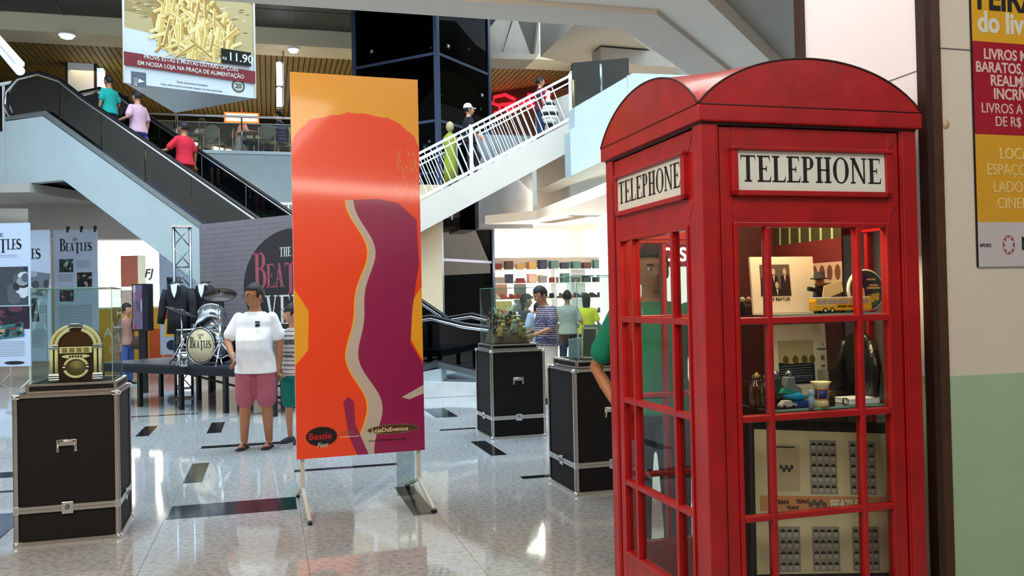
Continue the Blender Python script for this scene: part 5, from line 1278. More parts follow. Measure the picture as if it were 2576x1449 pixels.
# jackets on busts
def bust(px, D, label, rz):
    p = at(px, 800, D); t = thing('jacket_bust', label, 'jacket', (p.x, p.y, ZS), rz, 'stage jackets on busts')
    zt = at(px, 708, D).z-ZS
    k = zt/1.55
    mb = MB(); mb.rings([(0, 0, .52*k, .195, .135), (0, 0, .85*k, .175, .13), (0, 0, 1.05*k, .17, .12), (0, 0, 1.25*k, .21, .13), (0, 0, 1.38*k, .22, .11), (0, 0, 1.44*k, .12, .08), (0, 0, 1.48*k, .075, .065)], 28, pw=2.3); mb.build('jacket', mat('jacket_navy', '#11131c', .8, bump=.3, bscale=30), t)
    for sg in (-1, 1): mb = MB(); mb.tube([(sg*.19, 0, 1.38*k), (sg*.25, -.01, 1.15*k), (sg*.27, -.04, .9*k), (sg*.285, -.06, .72*k)], [.075, .072, .062, .055], 14); mb.build('sleeve', 'jacket_navy', t)
    mb = MB(); mb.prism([(-.065, 1.49*k), (.065, 1.49*k), (.045, 1.35*k), (0, 1.22*k), (-.045, 1.35*k)], -.137, -.06); mb.build('shirt_front', 'white_panel', t)
    for sg in (-1, 1): mb = MB(); mb.prism([(sg*.06, 1.48*k), (sg*.10, 1.44*k), (sg*.085, 1.3*k), (sg*.0, 1.19*k), (sg*.045, 1.35*k)], -.145, -.125); mb.build('lapel', 'jacket_navy', t)
    mb = MB(); mb.tube([(.065*math.cos(a), .05*math.sin(a), 1.53*k) for a in [2*PI*i/20 for i in range(21)]], .012, 8); mb.build('collar', 'black', t)
    mb = MB(); mb.lathe([(.05, 1.46*k), (.05, 1.52*k), (.01, 1.53*k)], 16); mb.build('bust_neck', 'white_panel', t)
    mb = MB(); mb.tube([(0, 0, 0), (0, 0, .65*k)], .015, 8); mb.lathe([(.14, 0), (.14, .012), (.02, .03)], 20); mb.build('stand', 'black', t)
bust(450, 14.1, 'dark suit jacket on a bust, left one, behind the thin cymbal', math.radians(-8))
bust(519, 14.2, 'dark suit jacket on a bust, right one, behind the drum kit', math.radians(-12))

# drums
def atS(px, py, D): return at(px, py, D)
p = at(508, 925, 12.75)
t = thing('bass_drum', 'bass drum with cream head and black band lettering facing the viewer', 'drum', (p.x, p.y, ZS), math.radians(-24))
rx_ = .252
mb = MB(); mb.lathe([(rx_, -.0), (rx_, .40)], 36, (0, .0, rx_+.03), (0, 1, 0)); mb.build('shell', mat('drum_shell', '#9ba4a8', .2, .8, noise=.1, nscale=30), t)
for yy in (-.02, .38): mb = MB(); mb.lathe([(rx_-.01, 0), (rx_+.018, 0), (rx_+.018, .045), (rx_-.01, .045)], 36, (0, yy, rx_+.03), (0, 1, 0)); mb.build('hoop', 'black_gloss', t)
mb = MB(); mb.tube([((rx_+.014)*math.cos(2*PI*i/40), -.024, rx_+.03+(rx_+.014)*math.sin(2*PI*i/40)) for i in range(41)], .006, 6); mb.build('hoop_rim', 'chrome', t)
mb = MB(); mb.lathe([(rx_-.008, 0), (rx_-.008, .006)], 36, (0, -.018, rx_+.03), (0, -1, 0)); hd = mb.build('drum_head', mat('drum_cream', '#d8cca6', .45, noise=.04), t)
beatles_logo(-.20, rx_+.0, .40, -.025, 'black_print', hd, cond=.72)
text('Ludwig', .042, 0, rx_+.18, -.0255, 'black_print', hd, align='CENTER', shear=.3)
for k in range(8):
    a = 2*PI*k/8+.2; c = (rx_+.02)*math.cos(a), (rx_+.02)*math.sin(a)+rx_+.03
    mb = MB(); mb.tube([(c[0], .0, c[1]), (c[0], .38, c[1])], .006, 6); mb.build('tension_rod', 'chrome', t)
for sg in (-1, 1): mb = MB(); mb.tube([(sg*.22, .12, .16), (sg*.36, .02, .005)], .009, 8); mb.build('spur', 'chrome', t)
p = at(531, 800, 12.95)
t = thing('tom_drum', 'silver tom drum tilted forward above the bass drum', 'drum', p, math.radians(20)); t.location.z = at(531, 805, 12.95).z
ax = Vector((-.12, -.75, -.62)).normalized()
mb = MB(); mb.lathe([(.195, -.13), (.195, .13)], 32, (0, 0, 0), ax); mb.build('shell', 'drum_shell', t)
for zz_ in (-.14, .12): mb = MB(); mb.lathe([(.19, zz_), (.208, zz_), (.208, zz_+.02), (.19, zz_+.02)], 32, (0, 0, 0), ax); mb.build('hoop', 'chrome', t)
mb = MB(); mb.lathe([(.19, .131), (.19, .134)], 32, (0, 0, 0), ax); mb.build('drum_head', mat('head_grey', '#8c979c', .4, coat=.3), t)
Mx = ax.to_track_quat('Z', 'Y').to_matrix().to_4x4()
for k in range(6):
    a = 2*PI*k/6; mb = MB(); mb.M = Mx; mb.box(.18*math.cos(a)-.012, .18*math.sin(a)-.012, -.05, .18*math.cos(a)+.012, .18*math.sin(a)+.012, .05); mb.tube([(.19*math.cos(a), .19*math.sin(a), -.13), (.19*math.cos(a), .19*math.sin(a), .13)], .004, 6); mb.build('lug', 'chrome', t)
mb = MB(); mb.tube([(0, .08, -.05), (0, .1, -.32)], .012, 8); mb.build('mount_arm', 'chrome', t)
p = at(480, 900, 13.6)
t = thing('floor_tom', 'dark floor tom drum behind the left side of the bass drum', 'drum', (p.x, p.y, ZS), math.radians(10))
mb = MB(); mb.lathe([(.2, .15), (.2, .5)], 28); mb.build('shell', 'black_gloss', t)
for zz_ in (.14, .49): mb = MB(); mb.lathe([(.195, zz_), (.212, zz_), (.212, zz_+.025), (.195, zz_+.025)], 28); mb.build('hoop', 'chrome', t)
mb = MB(); mb.lathe([(.196, .5), (.196, .505)], 28); mb.build('drum_head', 'sign_white', t)
for k in range(3): a = 2*PI*k/3+.5; mb = MB(); mb.tube([(.215*math.cos(a), .215*math.sin(a), .4), (.235*math.cos(a), .235*math.sin(a), .0)], .009, 6); mb.build('leg', 'chrome', t)
def cymbal(px, py, D, base_px, r, tilt, label, cm):
    c = at(px, py, D); t = thing('cymbal_stand', label, 'cymbal', (c.x, c.y, ZS), 0); hz = c.z-ZS
    mb = MB(); mb.tube([(0, 0, .25), (0, 0, hz)], .012, 8); mb.tube([(0, 0, .25), (0, 0, hz*.6)], .018, 8); mb.build('pole', 'chrome', t)
    for k in range(3): a = 2*PI*k/3+.6; mb = MB(); mb.tube([(0, 0, .34), (.26*math.cos(a), .26*math.sin(a), .01)], .010, 6); mb.tube([(0, 0, .1), (.14*math.cos(a), .14*math.sin(a), .16)], .007, 6); mb.build('leg', 'chrome', t)
    mb = MB(); mb.lathe([(r, -.012), (r*.98, -.008), (r*.4, .012), (r*.2, .018), (r*.14, .034), (.01, .042), (.01, .03), (r*.4, .006), (r, -.016)], 40, (0, 0, hz), tilt); mb.build('cymbal_plate', cm, t)
    mb = MB(); mb.lathe([(.012, 0), (.012, .03), (.004, .04)], 10, (0, 0, hz+.035), tilt); mb.build('wing_nut', 'black', t)
mat('cymbal_dark', '#2a2420', .25, .7); mat('cymbal_edge', '#6a6460', .2, .9)
cymbal(552, 740, 12.5, 0, .235, (.10, -.42, .9), 'large dark cymbal on a chrome stand at the right of the drum kit', 'cymbal_dark')
cymbal(457, 783, 12.9, 0, .235, (.36, .05, .93), 'thin cymbal seen edge on at the left of the drum kit', 'cymbal_edge')
t = thing('pedal', 'chrome drum pedal on the stage floor left of the bass drum', 'pedal', (at(462, 925, 12.6).x, 12.6, ZS), .4)
mb = MB(); mb.box(-.05, -.15, 0, .05, .15, .012); mb.build('base_plate', 'chrome', t)
mb = MB(); mb.bar((0, -.14, .02), (0, .12, .09), .08, .008); mb.build('footboard', 'chrome', t)
mb = MB(); mb.tube([(-.05, .12, 0), (-.05, .12, .24), (.05, .12, .24), (.05, .12, 0)], .007, 6); mb.tube([(0, .12, .24), (0, .02, .38)], .006, 6); mb.ball((0, .02, .38), .022); mb.build('beater', 'chrome', t)

# magenta display column
p = at(360, 895, 15.6)
t = thing('display_board', 'narrow tall magenta photo display on a dark post beside the stage', 'display', (p.x, p.y, 0), math.radians(-8))
zt_, zb_ = at(360, 714, 15.6).z, at(360, 832, 15.6).z
mb = MB(); mb.box(-.17, -.05, zb_, .14, .12, zt_); mb.build('case_box', 'black', t)
pic(t, -.155, zb_+.03, .03, zt_-.02, ['#6a5570', '#8a3550', '#50485c', '#a8a0b0', '#7d7890', '#b06070'], 21, y=-.052)
mb = MB(); mb.box(.035, -.053, zb_, .14, -.05, zt_); mb.build('side_strip', mat('dark_blue', '#10122a', .4), t)
mb = MB(); mb.box(-.07, -.02, 0, .06, .06, zb_); mb.build('post', 'black', t)

# ============================================================ HANGING PRISM BANNER
q1 = atz(312, 208, 4.2); q2 = atz(642, 248, 4.2); q3 = atz(440, 285, 4.2)
hb_ = math.atan2(q2.y-q1.y, q2.x-q1.x); hl = math.hypot(q2.x-q1.x, q2.y-q1.y)
t = thing('hanging_banner', 'three-sided hanging advertising banner showing french fries and a price', 'banner', (q1.x, q1.y, 4.2), hb_)
q3l = (Vector((q3.x-q1.x, q3.y-q1.y, 0))); c3 = (q3l.x*math.cos(-hb_)-q3l.y*math.sin(-hb_), q3l.x*math.sin(-hb_)+q3l.y*math.cos(-hb_))
mb = MB(); mb.prismz([(0.01, .01), (hl-.01, .01), (c3[0], c3[1]-.02)], .0, 3.2); mb.build('body', mat('banner_silver', '#a8b0b6', .3, .3), t)
for xx in (0.0, hl): mb = MB(); mb.box(xx-.012, -.012, 0, xx+.012, .012, 3.2); mb.build('corner_trim', 'alu', t)
mb = MB(); mb.tube([(hl/2, .3, 3.2), (hl/2, .3, 6.0)], .01, 6); mb.build('cable', 'steel', t)
mb = MB(); Y = -.001
mb.col('#cfdae4'); mb.flat([(0, 0), (hl, 0), (hl, 3.2), (0, 3.2)], Y)
def hz(py, px=480):
    return onpl(px, py, (q1.x, q1.y), (math.cos(hb_), math.sin(hb_)))
zA = hz(130, 312)[1]-4.2; zB = hz(164, 312)[1]-4.2
r = random.Random(9)
mb.col('#b9a878'); mb.flat([(0, zA+.30), (hl, zA+.16), (hl, 3.2), (0, 3.2)], Y-.001)
mb.col('#a08a58'); mb.flat([(0, zA+.5), (.5, zA+.45), (.9, 1.5), (hl, 1.2), (hl, 3.2), (0, 3.2)], Y-.0015)
for k in range(90):
    a, b = r.uniform(.02, hl-.1), r.uniform(zA+.42, zA+.75); mb.col(r.choice(['#8a7448', '#c8b684', '#6e5a34', '#d8cba0'])); mb.flat([(a, b), (a+.06, b+.01), (a+.07, b+.02), (a+.01, b+.015)], Y-.002-.00001*k)
mb.col('#a88038'); mb.flat([(hl*.25, zA+.1), (hl*.8, zA+.08), (hl*.85, zA+.4), (hl*.62, zA+.95), (hl*.4, zA+1.0), (hl*.2, zA+.5)], Y-.0026)
for k in range(190):
    q_ = r.random(); b = zA+.03+.85*q_*r.uniform(.6, 1.1); wsp = .50*(1-abs(b-zA-.35)/.9); a = hl*(.56-.10*(b-zA))+r.uniform(-1, 1)*wsp; an = r.choice([r.uniform(.3, 1.0), r.uniform(1.1, 1.8), r.uniform(1.3, 1.7), r.uniform(2.3, 2.8)]); Lf = r.uniform(.10, .19); tw = .020
    a = min(max(a, .2), hl-.2)
    dx, dz = math.cos(an), math.sin(an); P_ = []
    for sgx, sgz in ((-1, -1), (1, -1), (1, 1), (-1, 1)): P_.append((min(max(a+dx*Lf*sgx-dz*tw*sgz, .02), hl-.02), max(b+dz*Lf*sgx+dx*tw*sgz, zA+.02)))
    mb.col(r.choice(['#dcc070', '#c9a450', '#e8d490', '#b08a3c', '#d8b860'])); mb.flat(P_, Y-.003-.00006*k)
    P2_ = [(x_+dz*tw*.0, z_) for x_, z_ in P_]; mb.col('#f0dfa8'); mb.flat([P2_[3], P2_[2], ((P2_[2][0]*.7+P2_[1][0]*.3), (P2_[2][1]*.7+P2_[1][1]*.3)), ((P2_[3][0]*.7+P2_[0][0]*.3), (P2_[3][1]*.7+P2_[0][1]*.3))], Y-.00303-.00006*k)
mb.col('#7a2028'); mb.flat([(0, zB), (hl, zB-.02), (hl, zA-.02), (0, zA)], Y-.018)
mb.build('poster', 'print', t)
text('PROVE ESTAS E MUITAS OUTRAS OPÇÕES', .072, hl/2, zB+.11, Y-.020, 'sign_white', t, align='CENTER', sx=.85, bold=.01)
text('EM NOSSA LOJA NA PRAÇA DE ALIMENTAÇÃO', .072, hl/2, zB+.025, Y-.020, 'sign_white', t, align='CENTER', sx=.85, bold=.01)
mb = MB(); mb.box(hl-.44, Y-.035, zA+.03, hl-.06, Y-.02, zA+.21); pr = mb.build('price_display', 'black_gloss', t)
text('11.90', .15, hl-.36, zA+.07, Y-.036, 'sign_white', pr, bold=.01, sx=1.0); text('R$', .05, hl-.43, zA+.07, Y-.036, 'sign_white', pr)
mb = MB(); mb.box(.08, Y-.003, zB-.24, .25, Y-.001, zB-.06); mb.build('logo_block', mat('logo_grey', '#5c6272', .4), t); text('2015', .05, .145, zB-.235, Y-.004, 'sign_white', t, roll=-PI/2)
mb = MB(); mb.prism([(.155, zB-.19), (.235, zB-.17), (.165, zB-.14)], Y-.005, Y-.003); mb.build('logo_mark', 'sign_white', t)
text('Fotos meramente ilustrativas', .032, hl/2, zB-.13, Y-.002, 'black_print', t, align='CENTER'); text('Preços válidos somente na loja deste shopping e por tempo determinado.', .028, hl/2, zB-.18, Y-.002, 'black_print', t, align='CENTER', sx=.9)
mb = MB(); mb.prism(ell(hl-.22, .135, .085, .085, 40), Y-.003, Y-.001); mb.build('seal', mat('seal_grey', '#5a584e', .4), t); mb = MB(); mb.prism(ell(hl-.22, .135, .062, .062, 32), Y-.004, Y-.002); mb.build('seal', mat('seal_pale', '#b9c0bd', .4), t)
text('20', .08, hl-.22, .108, Y-.005, 'black_print', t, align='CENTER', bold=.015)

# ============================================================ WALL POSTER AT THE RIGHT
PO = (PC[0], PC[1]); 
def rp(px, py): return onpl(px, py, PO, E1)
pl_, pt_ = rp(2440, 104); _, pb_ = rp(2446, 672)
t = thing('wall_poster', 'yellow and red book fair poster on the pale wall at the right edge', 'poster', (PO[0]+E1[0]*pl_, PO[1]+E1[1]*pl_, pb_), G)
def rz_(py, px=2445): return rp(px, py)[1]-pb_
PWd = .78
mb = MB(); mb.box(0, -.008, 0, PWd, -.001, rz_(-140)); mb.build('board', 'black', t)
mb = MB(); Y = -.0085
zs_ = [0, rz_(559), rz_(338), rz_(104), rz_(-140)]
for (a, b), c_ in zip(zip(zs_[:-1], zs_[1:]), ('#c9c6cc', '#d9a530', '#a31c30', '#e0ac2a')): mb.col(c_); mb.flat([(.004, a), (PWd, a), (PWd, b), (.004, b)], Y)
mb.build('print', 'poster', t)
pk = mat('poster_pink', '#dcc4c0', .4); py_ = mat('poster_cream', '#e6cf8c', .4)
def ptx(s_, px, pyb, hpx, m_, bold=.0, sx=.86):
    s0, z = rp(px, pyb); sz = hpx*rp(2441, 0)[1]*0+hpx/2200*3.8*1.38
    text(s_, sz, s0-pl_, z-pb_, Y-.001, m_, t, bold=bold, sx=sx)
ptx('LIVROS MAIS', 2470, 149, 26, 'poster_pink', .02); ptx('BARATOS, PRA', 2450, 181, 26, 'poster_pink', .02); ptx('REALMENTE', 2487, 216, 27, 'poster_pink', .02); ptx('INCRÍVEIS', 2495, 250, 27, 'poster_pink', .02)
ptx('LIVROS A PARTIR', 2464, 284, 25, 'poster_pink'); ptx('DE R$ 3', 2499, 318, 25, 'poster_pink')
ptx('LOCAL', 2510, 400, 28, 'poster_cream', .01); ptx('ESPAÇO', 2478, 440, 28, 'poster_cream'); ptx('LADO', 2494, 484, 28, 'poster_cream'); ptx('CINEMA', 2504, 525, 28, 'poster_cream')
ptx('FEIRA', 2452, 22, 62, 'black_print', .03); ptx('do livro', 2455, 80, 52, 'sign_white', .03); ptx('APOIO:', 2460, 622, 9, 'black_print'); ptx('N', 2565, 628, 32, 'black_print', .02)
s0, z = rp(2533, 616)
mb = MB(); 
for k in range(8):
    a = 2*PI*k/8; mb.prism([(s0-pl_+.032*math.cos(a-.36), z-pb_+.042*math.sin(a-.36)), (s0-pl_+.032*math.cos(a+.30), z-pb_+.042*math.sin(a+.30)), (s0-pl_+.018*math.cos(a+.1), z-pb_+.026*math.sin(a+.1))], Y-.002, Y-.001)
mb.build('ring_logo', mat('dusty_rose', '#a05a60', .4), t)
# ============================================================ PEOPLE
def remesh(mb, vox, sm=6):
    me = mb.mesh('tmp', 'skin'); ob = bpy.data.objects.new('tmp', me); COL.objects.link(ob)
    r = ob.modifiers.new('r', 'REMESH'); r.mode = 'VOXEL'; r.voxel_size = vox; r.use_smooth_shade = True
    s = ob.modifiers.new('s', 'SMOOTH'); s.factor = .5; s.iterations = sm
    dg = bpy.context.evaluated_depsgraph_get(); out = bpy.data.meshes.new_from_object(ob.evaluated_get(dg))
    bpy.data.objects.remove(ob); bpy.data.meshes.remove(me); return out

def head_pts(n=36, m=26, hair=0.0, hl=None):
    """unit head facing -y, centre at origin, height 0.235"""
    R = []
    for j in range(m+1):
        t = PI*j/m if 0 < j < m else (.03 if j == 0 else PI-.03)
        row = []
        for k in range(n):
            a = 2*PI*k/n; x, y, z = math.sin(t)*math.cos(a), math.sin(t)*math.sin(a), -math.cos(t)
            px, py, pz = x*.076, y*.096, z*.118
            if z < .1:
                q = min(1, (.1-z)/1.0); px *= 1-.34*q**1.2
                if y > 0: py *= 1-.42*q
            f = max(0, -y)
            if f > 0:
                def g(cx, cz, sx, sz): return math.exp(-((x-cx)/sx)**2-((z-cz)/sz)**2)*f
                py -= .022*g(0, -.20, .15, .13) + .012*g(0, .0, .12, .18) + .005*g(0, -.47, .3, .06) + .005*g(0, -.56, .28, .06) + .010*g(0, -.85, .3, .16)
                py -= .007*g(0, .24, .6, .09)
                py += .010*(g(-.36, .05, .2, .12)+g(.36, .05, .2, .12)) - .004*(g(-.5, -.25, .2, .2)+g(.5, -.25, .2, .2))
                py += .004*g(0, -.515, .26, .02)
            if hair:
                k2 = 1+hair; px *= k2; py *= k2; pz *= (1+hair*.8)
            row.append((px, py, pz))
        R.append(row)
    return R
def add_head(mb, c, yaw, pitch, s):
    M = Matrix.Translation(c) @ Matrix.Rotation(yaw, 4, 'Z') @ Matrix.Rotation(pitch, 4, 'X') @ Matrix.Scale(s, 4)
    old = mb.M; mb.M = M; mb.loft(head_pts())
    for sg in (-1, 1): mb.ball((sg*.077, .006, -.008), .010, .018, .030, 10, 8)
    mb.M = old; return M
def add_hand(mb, w, d, up, s, side, curl=.5):
    """palm from wrist w along d, palm normal up, five fingers"""
    d = Vector(d).normalized(); up = Vector(up); up = (up-d*up.dot(d)).normalized(); r = d.cross(up).normalized()*side
    def P(a, b, c): return Vector(w)+d*(a*s)+r*(b*s)+up*(c*s)
    mb.loft([[P(a, b0*math.cos(2*PI*k/12), c0*math.sin(2*PI*k/12)) for k in range(12)] for a, b0, c0 in ((-.02, .024, .02), (.01, .030, .018), (.05, .041, .016), (.085, .042, .014), (.095, .036, .010))])
    for b, L, r0 in ((-.030, .062, .0085), (-.010, .074, .0092), (.010, .078, .0095), (.030, .070, .0092)):
        p0 = P(.07, b, 0); pts = [p0]; a = 0.0; q = p0
        for seg in (.34+.3, .38, .28):
            a += curl*.62; q = q+(d*math.cos(a)-up*math.sin(a))*(L*seg*s*.9); pts.append(q)
        mb.tube(pts, [r0*s, r0*s, r0*.92*s, r0*.75*s], 8)
    p0 = P(.015, .026, 0); p1 = P(.05, .055, -.008); p2 = P(.082, .060, -.020)
    mb.tube([p0, p1, p2], [.013*s, .0105*s, .008*s], 8)

STAND = dict(hipL=(.09, 0, .92), kneeL=(.10, -.01, .50), ankL=(.105, .02, .085), hipR=(-.09, 0, .92), kneeR=(-.10, -.01, .50), ankR=(-.105, .02, .085),
    shL=(.168, 0, 1.385), elL=(.245, .02, 1.12), wrL=(.26, -.05, .88), shR=(-.168, 0, 1.385), elR=(-.245, .02, 1.12), wrR=(-.26, -.05, .88),
    pel=(0, 0, .93), chest=(0, 0, 1.28), neck=(0, 0, 1.46), head=(0, -.015, 1.60))
def person(label, loc, rz, H=1.72, pose=None, top='#dddddd', top_kind='tee', bottom='#333333', bot_kind='trousers', shoes='#222222', shoe_kind='shoe', skin='skin', hair='short', build=1.0, belly=0.0,
           yaw=0.0, pitch=0.0, vox=.013, face=True, sleeve=.75, hands=True, hem=.86, group=None, curl=.5):
    J = dict(STAND); J.update(pose or {}); k = H/1.72
    J = {a: Vector(b)*k for a, b in J.items()}
    t = thing('person', label, 'person', loc, rz, group)
    B = build
    def torso(mb, e, z_lo=None, tee=False):
        pel, ch, nk = J['pel'], J['chest'], J['neck']
        def P(f): return pel.lerp(ch, f) if f <= 1 else ch.lerp(nk, f-1)
        rows = [(-.28, .155, .105), (0, .170*1, .118), (.35, .155, .112+.05*belly), (.65, .158, .112+.045*belly), (1, .172, .118), (1.35, .180, .105), (1.55, .165, .092), (1.78, .105, .07), (2.0, .062, .060)]
        if tee: rows = [r_ for r_ in rows if r_[0] <= 1.8]; rows += [(1.93, .080, .068)]
        if z_lo is not None: rows[0] = (z_lo, .194, .152); rows[1] = (0, .182, .136)
        ax = (ch-pel).normalized(); n = 24; R = []
        for f, rx, ry in rows:
            c = P(f) if f >= 0 else pel+(pel-ch)*(-f)
            rx2 = (rx*B+e)*k; ry2 = (ry*B+e)*k
            fwd = Vector((0, -belly*.035*k, 0)) if .1 < f < .9 else Vector((0, 0, 0))
            hx = Vector((1, 0, 0)); hy = ax.cross(hx).normalized()
            R.append([c+fwd+hx*(rx2*math.cos(2*PI*q/n))+hy*(ry2*math.sin(2*PI*q/n)) for q in range(n)])
        mb.loft(R)
    def limb(mb, pts, rad, e=0, n=14):
        out = [J[a] if isinstance(a, str) else a for a in pts]
        mb.tube(out, [(r_*B+e)*k for r_ in rad], n)
        for p_, r_ in zip(out, rad): mb.ball(p_, (r_*B+e)*k*.99, n=12, m=8)
    mb = MB(); torso(mb, 0)
    for s in 'LR':
        hk = J['hip'+s].lerp(J['knee'+s], .5); ka = J['knee'+s].lerp(J['ank'+s], .35)
        limb(mb, ['hip'+s, hk, 'knee'+s, ka, 'ank'+s], [.085, .072, .054, .054, .036])
        limb(mb, ['sh'+s, J['sh'+s].lerp(J['el'+s], .5), 'el'+s, J['el'+s].lerp(J['wr'+s], .4), 'wr'+s], [.046, .043, .037, .035, .025])
        a = J['ank'+s]; mb.ball(a+Vector((0, -.055*k, -.05*k)), .040*k, .105*k, .030*k); 
    mb.tube([J['neck']-Vector((0, 0, .04*k)), J['neck'].lerp(J['head'], .7)], [.058*k, .054*k], 14)
    me = remesh(mb, vox*1.0)
    body = MB(); body.addmesh(me); bpy.data.meshes.remove(me)
    HM = add_head(body, J['head']+Vector((0, 0, .008*k)), yaw, pitch, k*1.10)
    if hands:
        for s, sd in (('L', 1), ('R', -1)):
            d = J['wr'+s]-J['el'+s]; hd = (pose or {}).get('hand'+s); hd = Vector(hd) if hd else d
            add_hand(body, J['wr'+s]+hd.normalized()*.01, hd, (pose or {}).get('palm'+s, (-sd, 0, .01)), k*1.0, sd, curl)
    body.build('body', skin, t)
    # garments
    sh = MB(); torso(sh, .018, -(.93-hem)/.35 if top_kind != 'coat' else -1.0, True)
    sl_a = sleeve
    for s in 'LR':
        if top_kind == 'tank': continue
        if sl_a <= 1: pts = ['sh'+s, J['sh'+s].lerp(J['el'+s], sl_a*.5), J['sh'+s].lerp(J['el'+s], sl_a)]; limb(sh, pts, [.044, .050, .056], .013)
        else: limb(sh, ['sh'+s, 'el'+s, J['el'+s].lerp(J['wr'+s], .93)], [.046, .046, .036], .013)
    me = remesh(sh, vox*.95, 5); g = MB(); g.addmesh(me); bpy.data.meshes.remove(me)
    m_top = 'cloth'
    stripes = isinstance(top, tuple)
    if stripes:
        g.usecol = True; per, a_, b_ = top[2], lin(top[0]), lin(top[1])
        g.cl = [b_ if ((sum(g.v[i][2] for i in f)/len(f))/per % 1) < .3 else a_ for f in g.f]
    else: g.col(top); g.cl = [lin(top)]*len(g.f)
    g.build('shirt' if top_kind != 'coat' else 'coat', m_top, t)
    bo = MB(); pel = J['pel']; n = 24
    bo.loft([[pel+Vector((rx*B*k*math.cos(2*PI*q/n), ry*B*k*math.sin(2*PI*q/n)-belly*.0*k, dz*k)) for q in range(n)] for dz, rx, ry in ((.05, .168, .125), (0, .180, .135), (-.07, .18, .135), (-.11, .15, .12))])
    for s in 'LR':
        if bot_kind == 'shorts': limb(bo, ['hip'+s, J['hip'+s].lerp(J['knee'+s], .5), J['hip'+s].lerp(J['knee'+s], .93)], [.094, .090, .082], .016)
        elif bot_kind == 'capri': limb(bo, ['hip'+s, 'knee'+s, J['knee'+s].lerp(J['ank'+s], .25)], [.094, .080, .078], .014)
        else: limb(bo, ['hip'+s, 'knee'+s, J['knee'+s].lerp(J['ank'+s], .9)], [.092, .068, .055], .012)
    me = remesh(bo, vox, 5); g = MB(); g.addmesh(me); bpy.data.meshes.remove(me); g.col(bottom); g.cl = [lin(bottom)]*len(g.f)
    g.build('shorts' if bot_kind in ('shorts', 'capri') else 'trousers', 'cloth', t)
    for s in 'LR':
        a = J['ank'+s]; toe = Vector((0, -1, 0))
        if shoe_kind == 'flipflop':
            so = MB(); so.col(shoes); zc = a.z-.080*k
            so.prismz([(a.x+x_*k, a.y+y_*k) for x_, y_ in ((-.038, .05), (-.030, .068), (.030, .068), (.038, .05), (.034, -.02), (.048, -.10), (.040, -.165), (0, -.18), (-.040, -.165), (-.048, -.10), (-.034, -.02))], zc-.004*k, zc+.012*k)
            sole = so.build('flip_flop', 'matte', t, bev=.004)
            st_ = MB(); st_.col(shoes)
            for sg in (-1, 1): st_.tube([(a.x, a.y-.125*k, zc+.020*k), (a.x+sg*.028*k, a.y-.09*k, zc+.058*k), (a.x+sg*.047*k, a.y-.02*k, zc+.015*k)], .008*k, 8)
            st_.build('strap', 'matte', sole)
        else:
            so = MB(); so.col(shoes)
            so.loft([[(a.x+rx*k*math.cos(2*PI*q/16), a.y-.045*k+ry*k*math.sin(2*PI*q/16), a.z+dz*k) for q in range(16)] for dz, rx, ry in ((-.085, .046, .135), (-.05, .048, .137), (-.025, .043, .12))]+[[(a.x+.042*k*math.cos(2*PI*q/16), a.y+.045*k*math.sin(2*PI*q/16)+.01*k, a.z+.0*k) for q in range(16)]]); so.build('shoe', 'matte', t)
            sw = MB(); sw.col('#c8c8c8'); sw.rings([(a.x, a.y-.045*k, a.z-.086*k, .048*k, .138*k), (a.x, a.y-.045*k, a.z-.066*k, .048*k, .138*k)], 16); sw.build('sole', 'matte', t)
    # hair
    if hair:
        hm = MB(); hm.M = HM; R = head_pts(36, 26, .10); vs = []; rw = random.Random(len(label))
        base = []
        for j, row in enumerate(R):
            for (x, y, z) in row: base.append((x, y+.004, z+.006))
        n = 36; fs = []
        lowb = {'short': -.045, 'long': -.16, 'afro': -.05, 'fringe': -.05}[hair]
        def keep(p):
            x, y, z = p
            if hair == 'fringe': fl_ = .035
            else: fl_ = .060
            if y < -.045: return z > fl_
            if y < .012: return z > (-.01 if abs(x) > .05 else .05)
            return z > lowb
        kp = [keep(p) for p in base]
        for j in range(26):
            for q in range(n):
                f = (j*n+q, j*n+(q+1) % n, (j+1)*n+(q+1) % n, (j+1)*n+q)
                if all(kp[i] for i in f): fs.append(f)
        fs.append(tuple(26*n+i for i in range(n)))
        used = sorted({i for f in fs for i in f}); mp = {i: q for q, i in enumerate(used)}
        big = {'afro': 1.22}.get(hair, 1.0)
        vv = [Vector((base[i][0]*big*(1+rw.uniform(-.02, .03)), base[i][1]*big*(1+rw.uniform(-.02, .03)), base[i][2]*big+rw.uniform(-.001, .003))) for i in used]
        hm.add(vv, [tuple(mp[i] for i in f) for f in fs], True)
        if hair == 'long': hm.rings([(0, .045, -.22, .055, .03), (0, .05, -.10, .075, .045), (0, .035, .0, .08, .06), (0, .03, .06, .07, .06)], 16)
        me = hm.mesh('hair', 'hair'); o = place(me, 'hair', t)
        so_ = o.modifiers.new('thick', 'SOLIDIFY'); so_.thickness = .012*k; so_.offset = -1
    if face:
        for sg in (-1, 1):
            e = MB(); e.M = HM; e.ball((sg*.029, -.083, .006), .0115, .0085, .0075, 12, 8); ey = e.build('eye', 'white_panel', t)
            e = MB(); e.M = HM; e.ball((sg*.029, -.0905, .006), .005, .0025, .005, 10, 6); e.build('iris', 'black', ey)
            e = MB(); e.M = HM; e.bar((sg*.014, -.097, .026), (sg*.045, -.089, .027), .004, .006); e.build('eyebrow', 'hair', t)
        e = MB(); e.M = HM; e.tube([(-.024, -.088, -.0605), (-.01, -.0955, -.059), (0, -.096, -.0605), (.01, -.0955, -.059), (.024, -.088, -.0605)], [.002, .0045, .005, .0045, .002], 8); e.build('mouth', mat('lip', '#8c4a40', .5), t)
    return t, J, HM

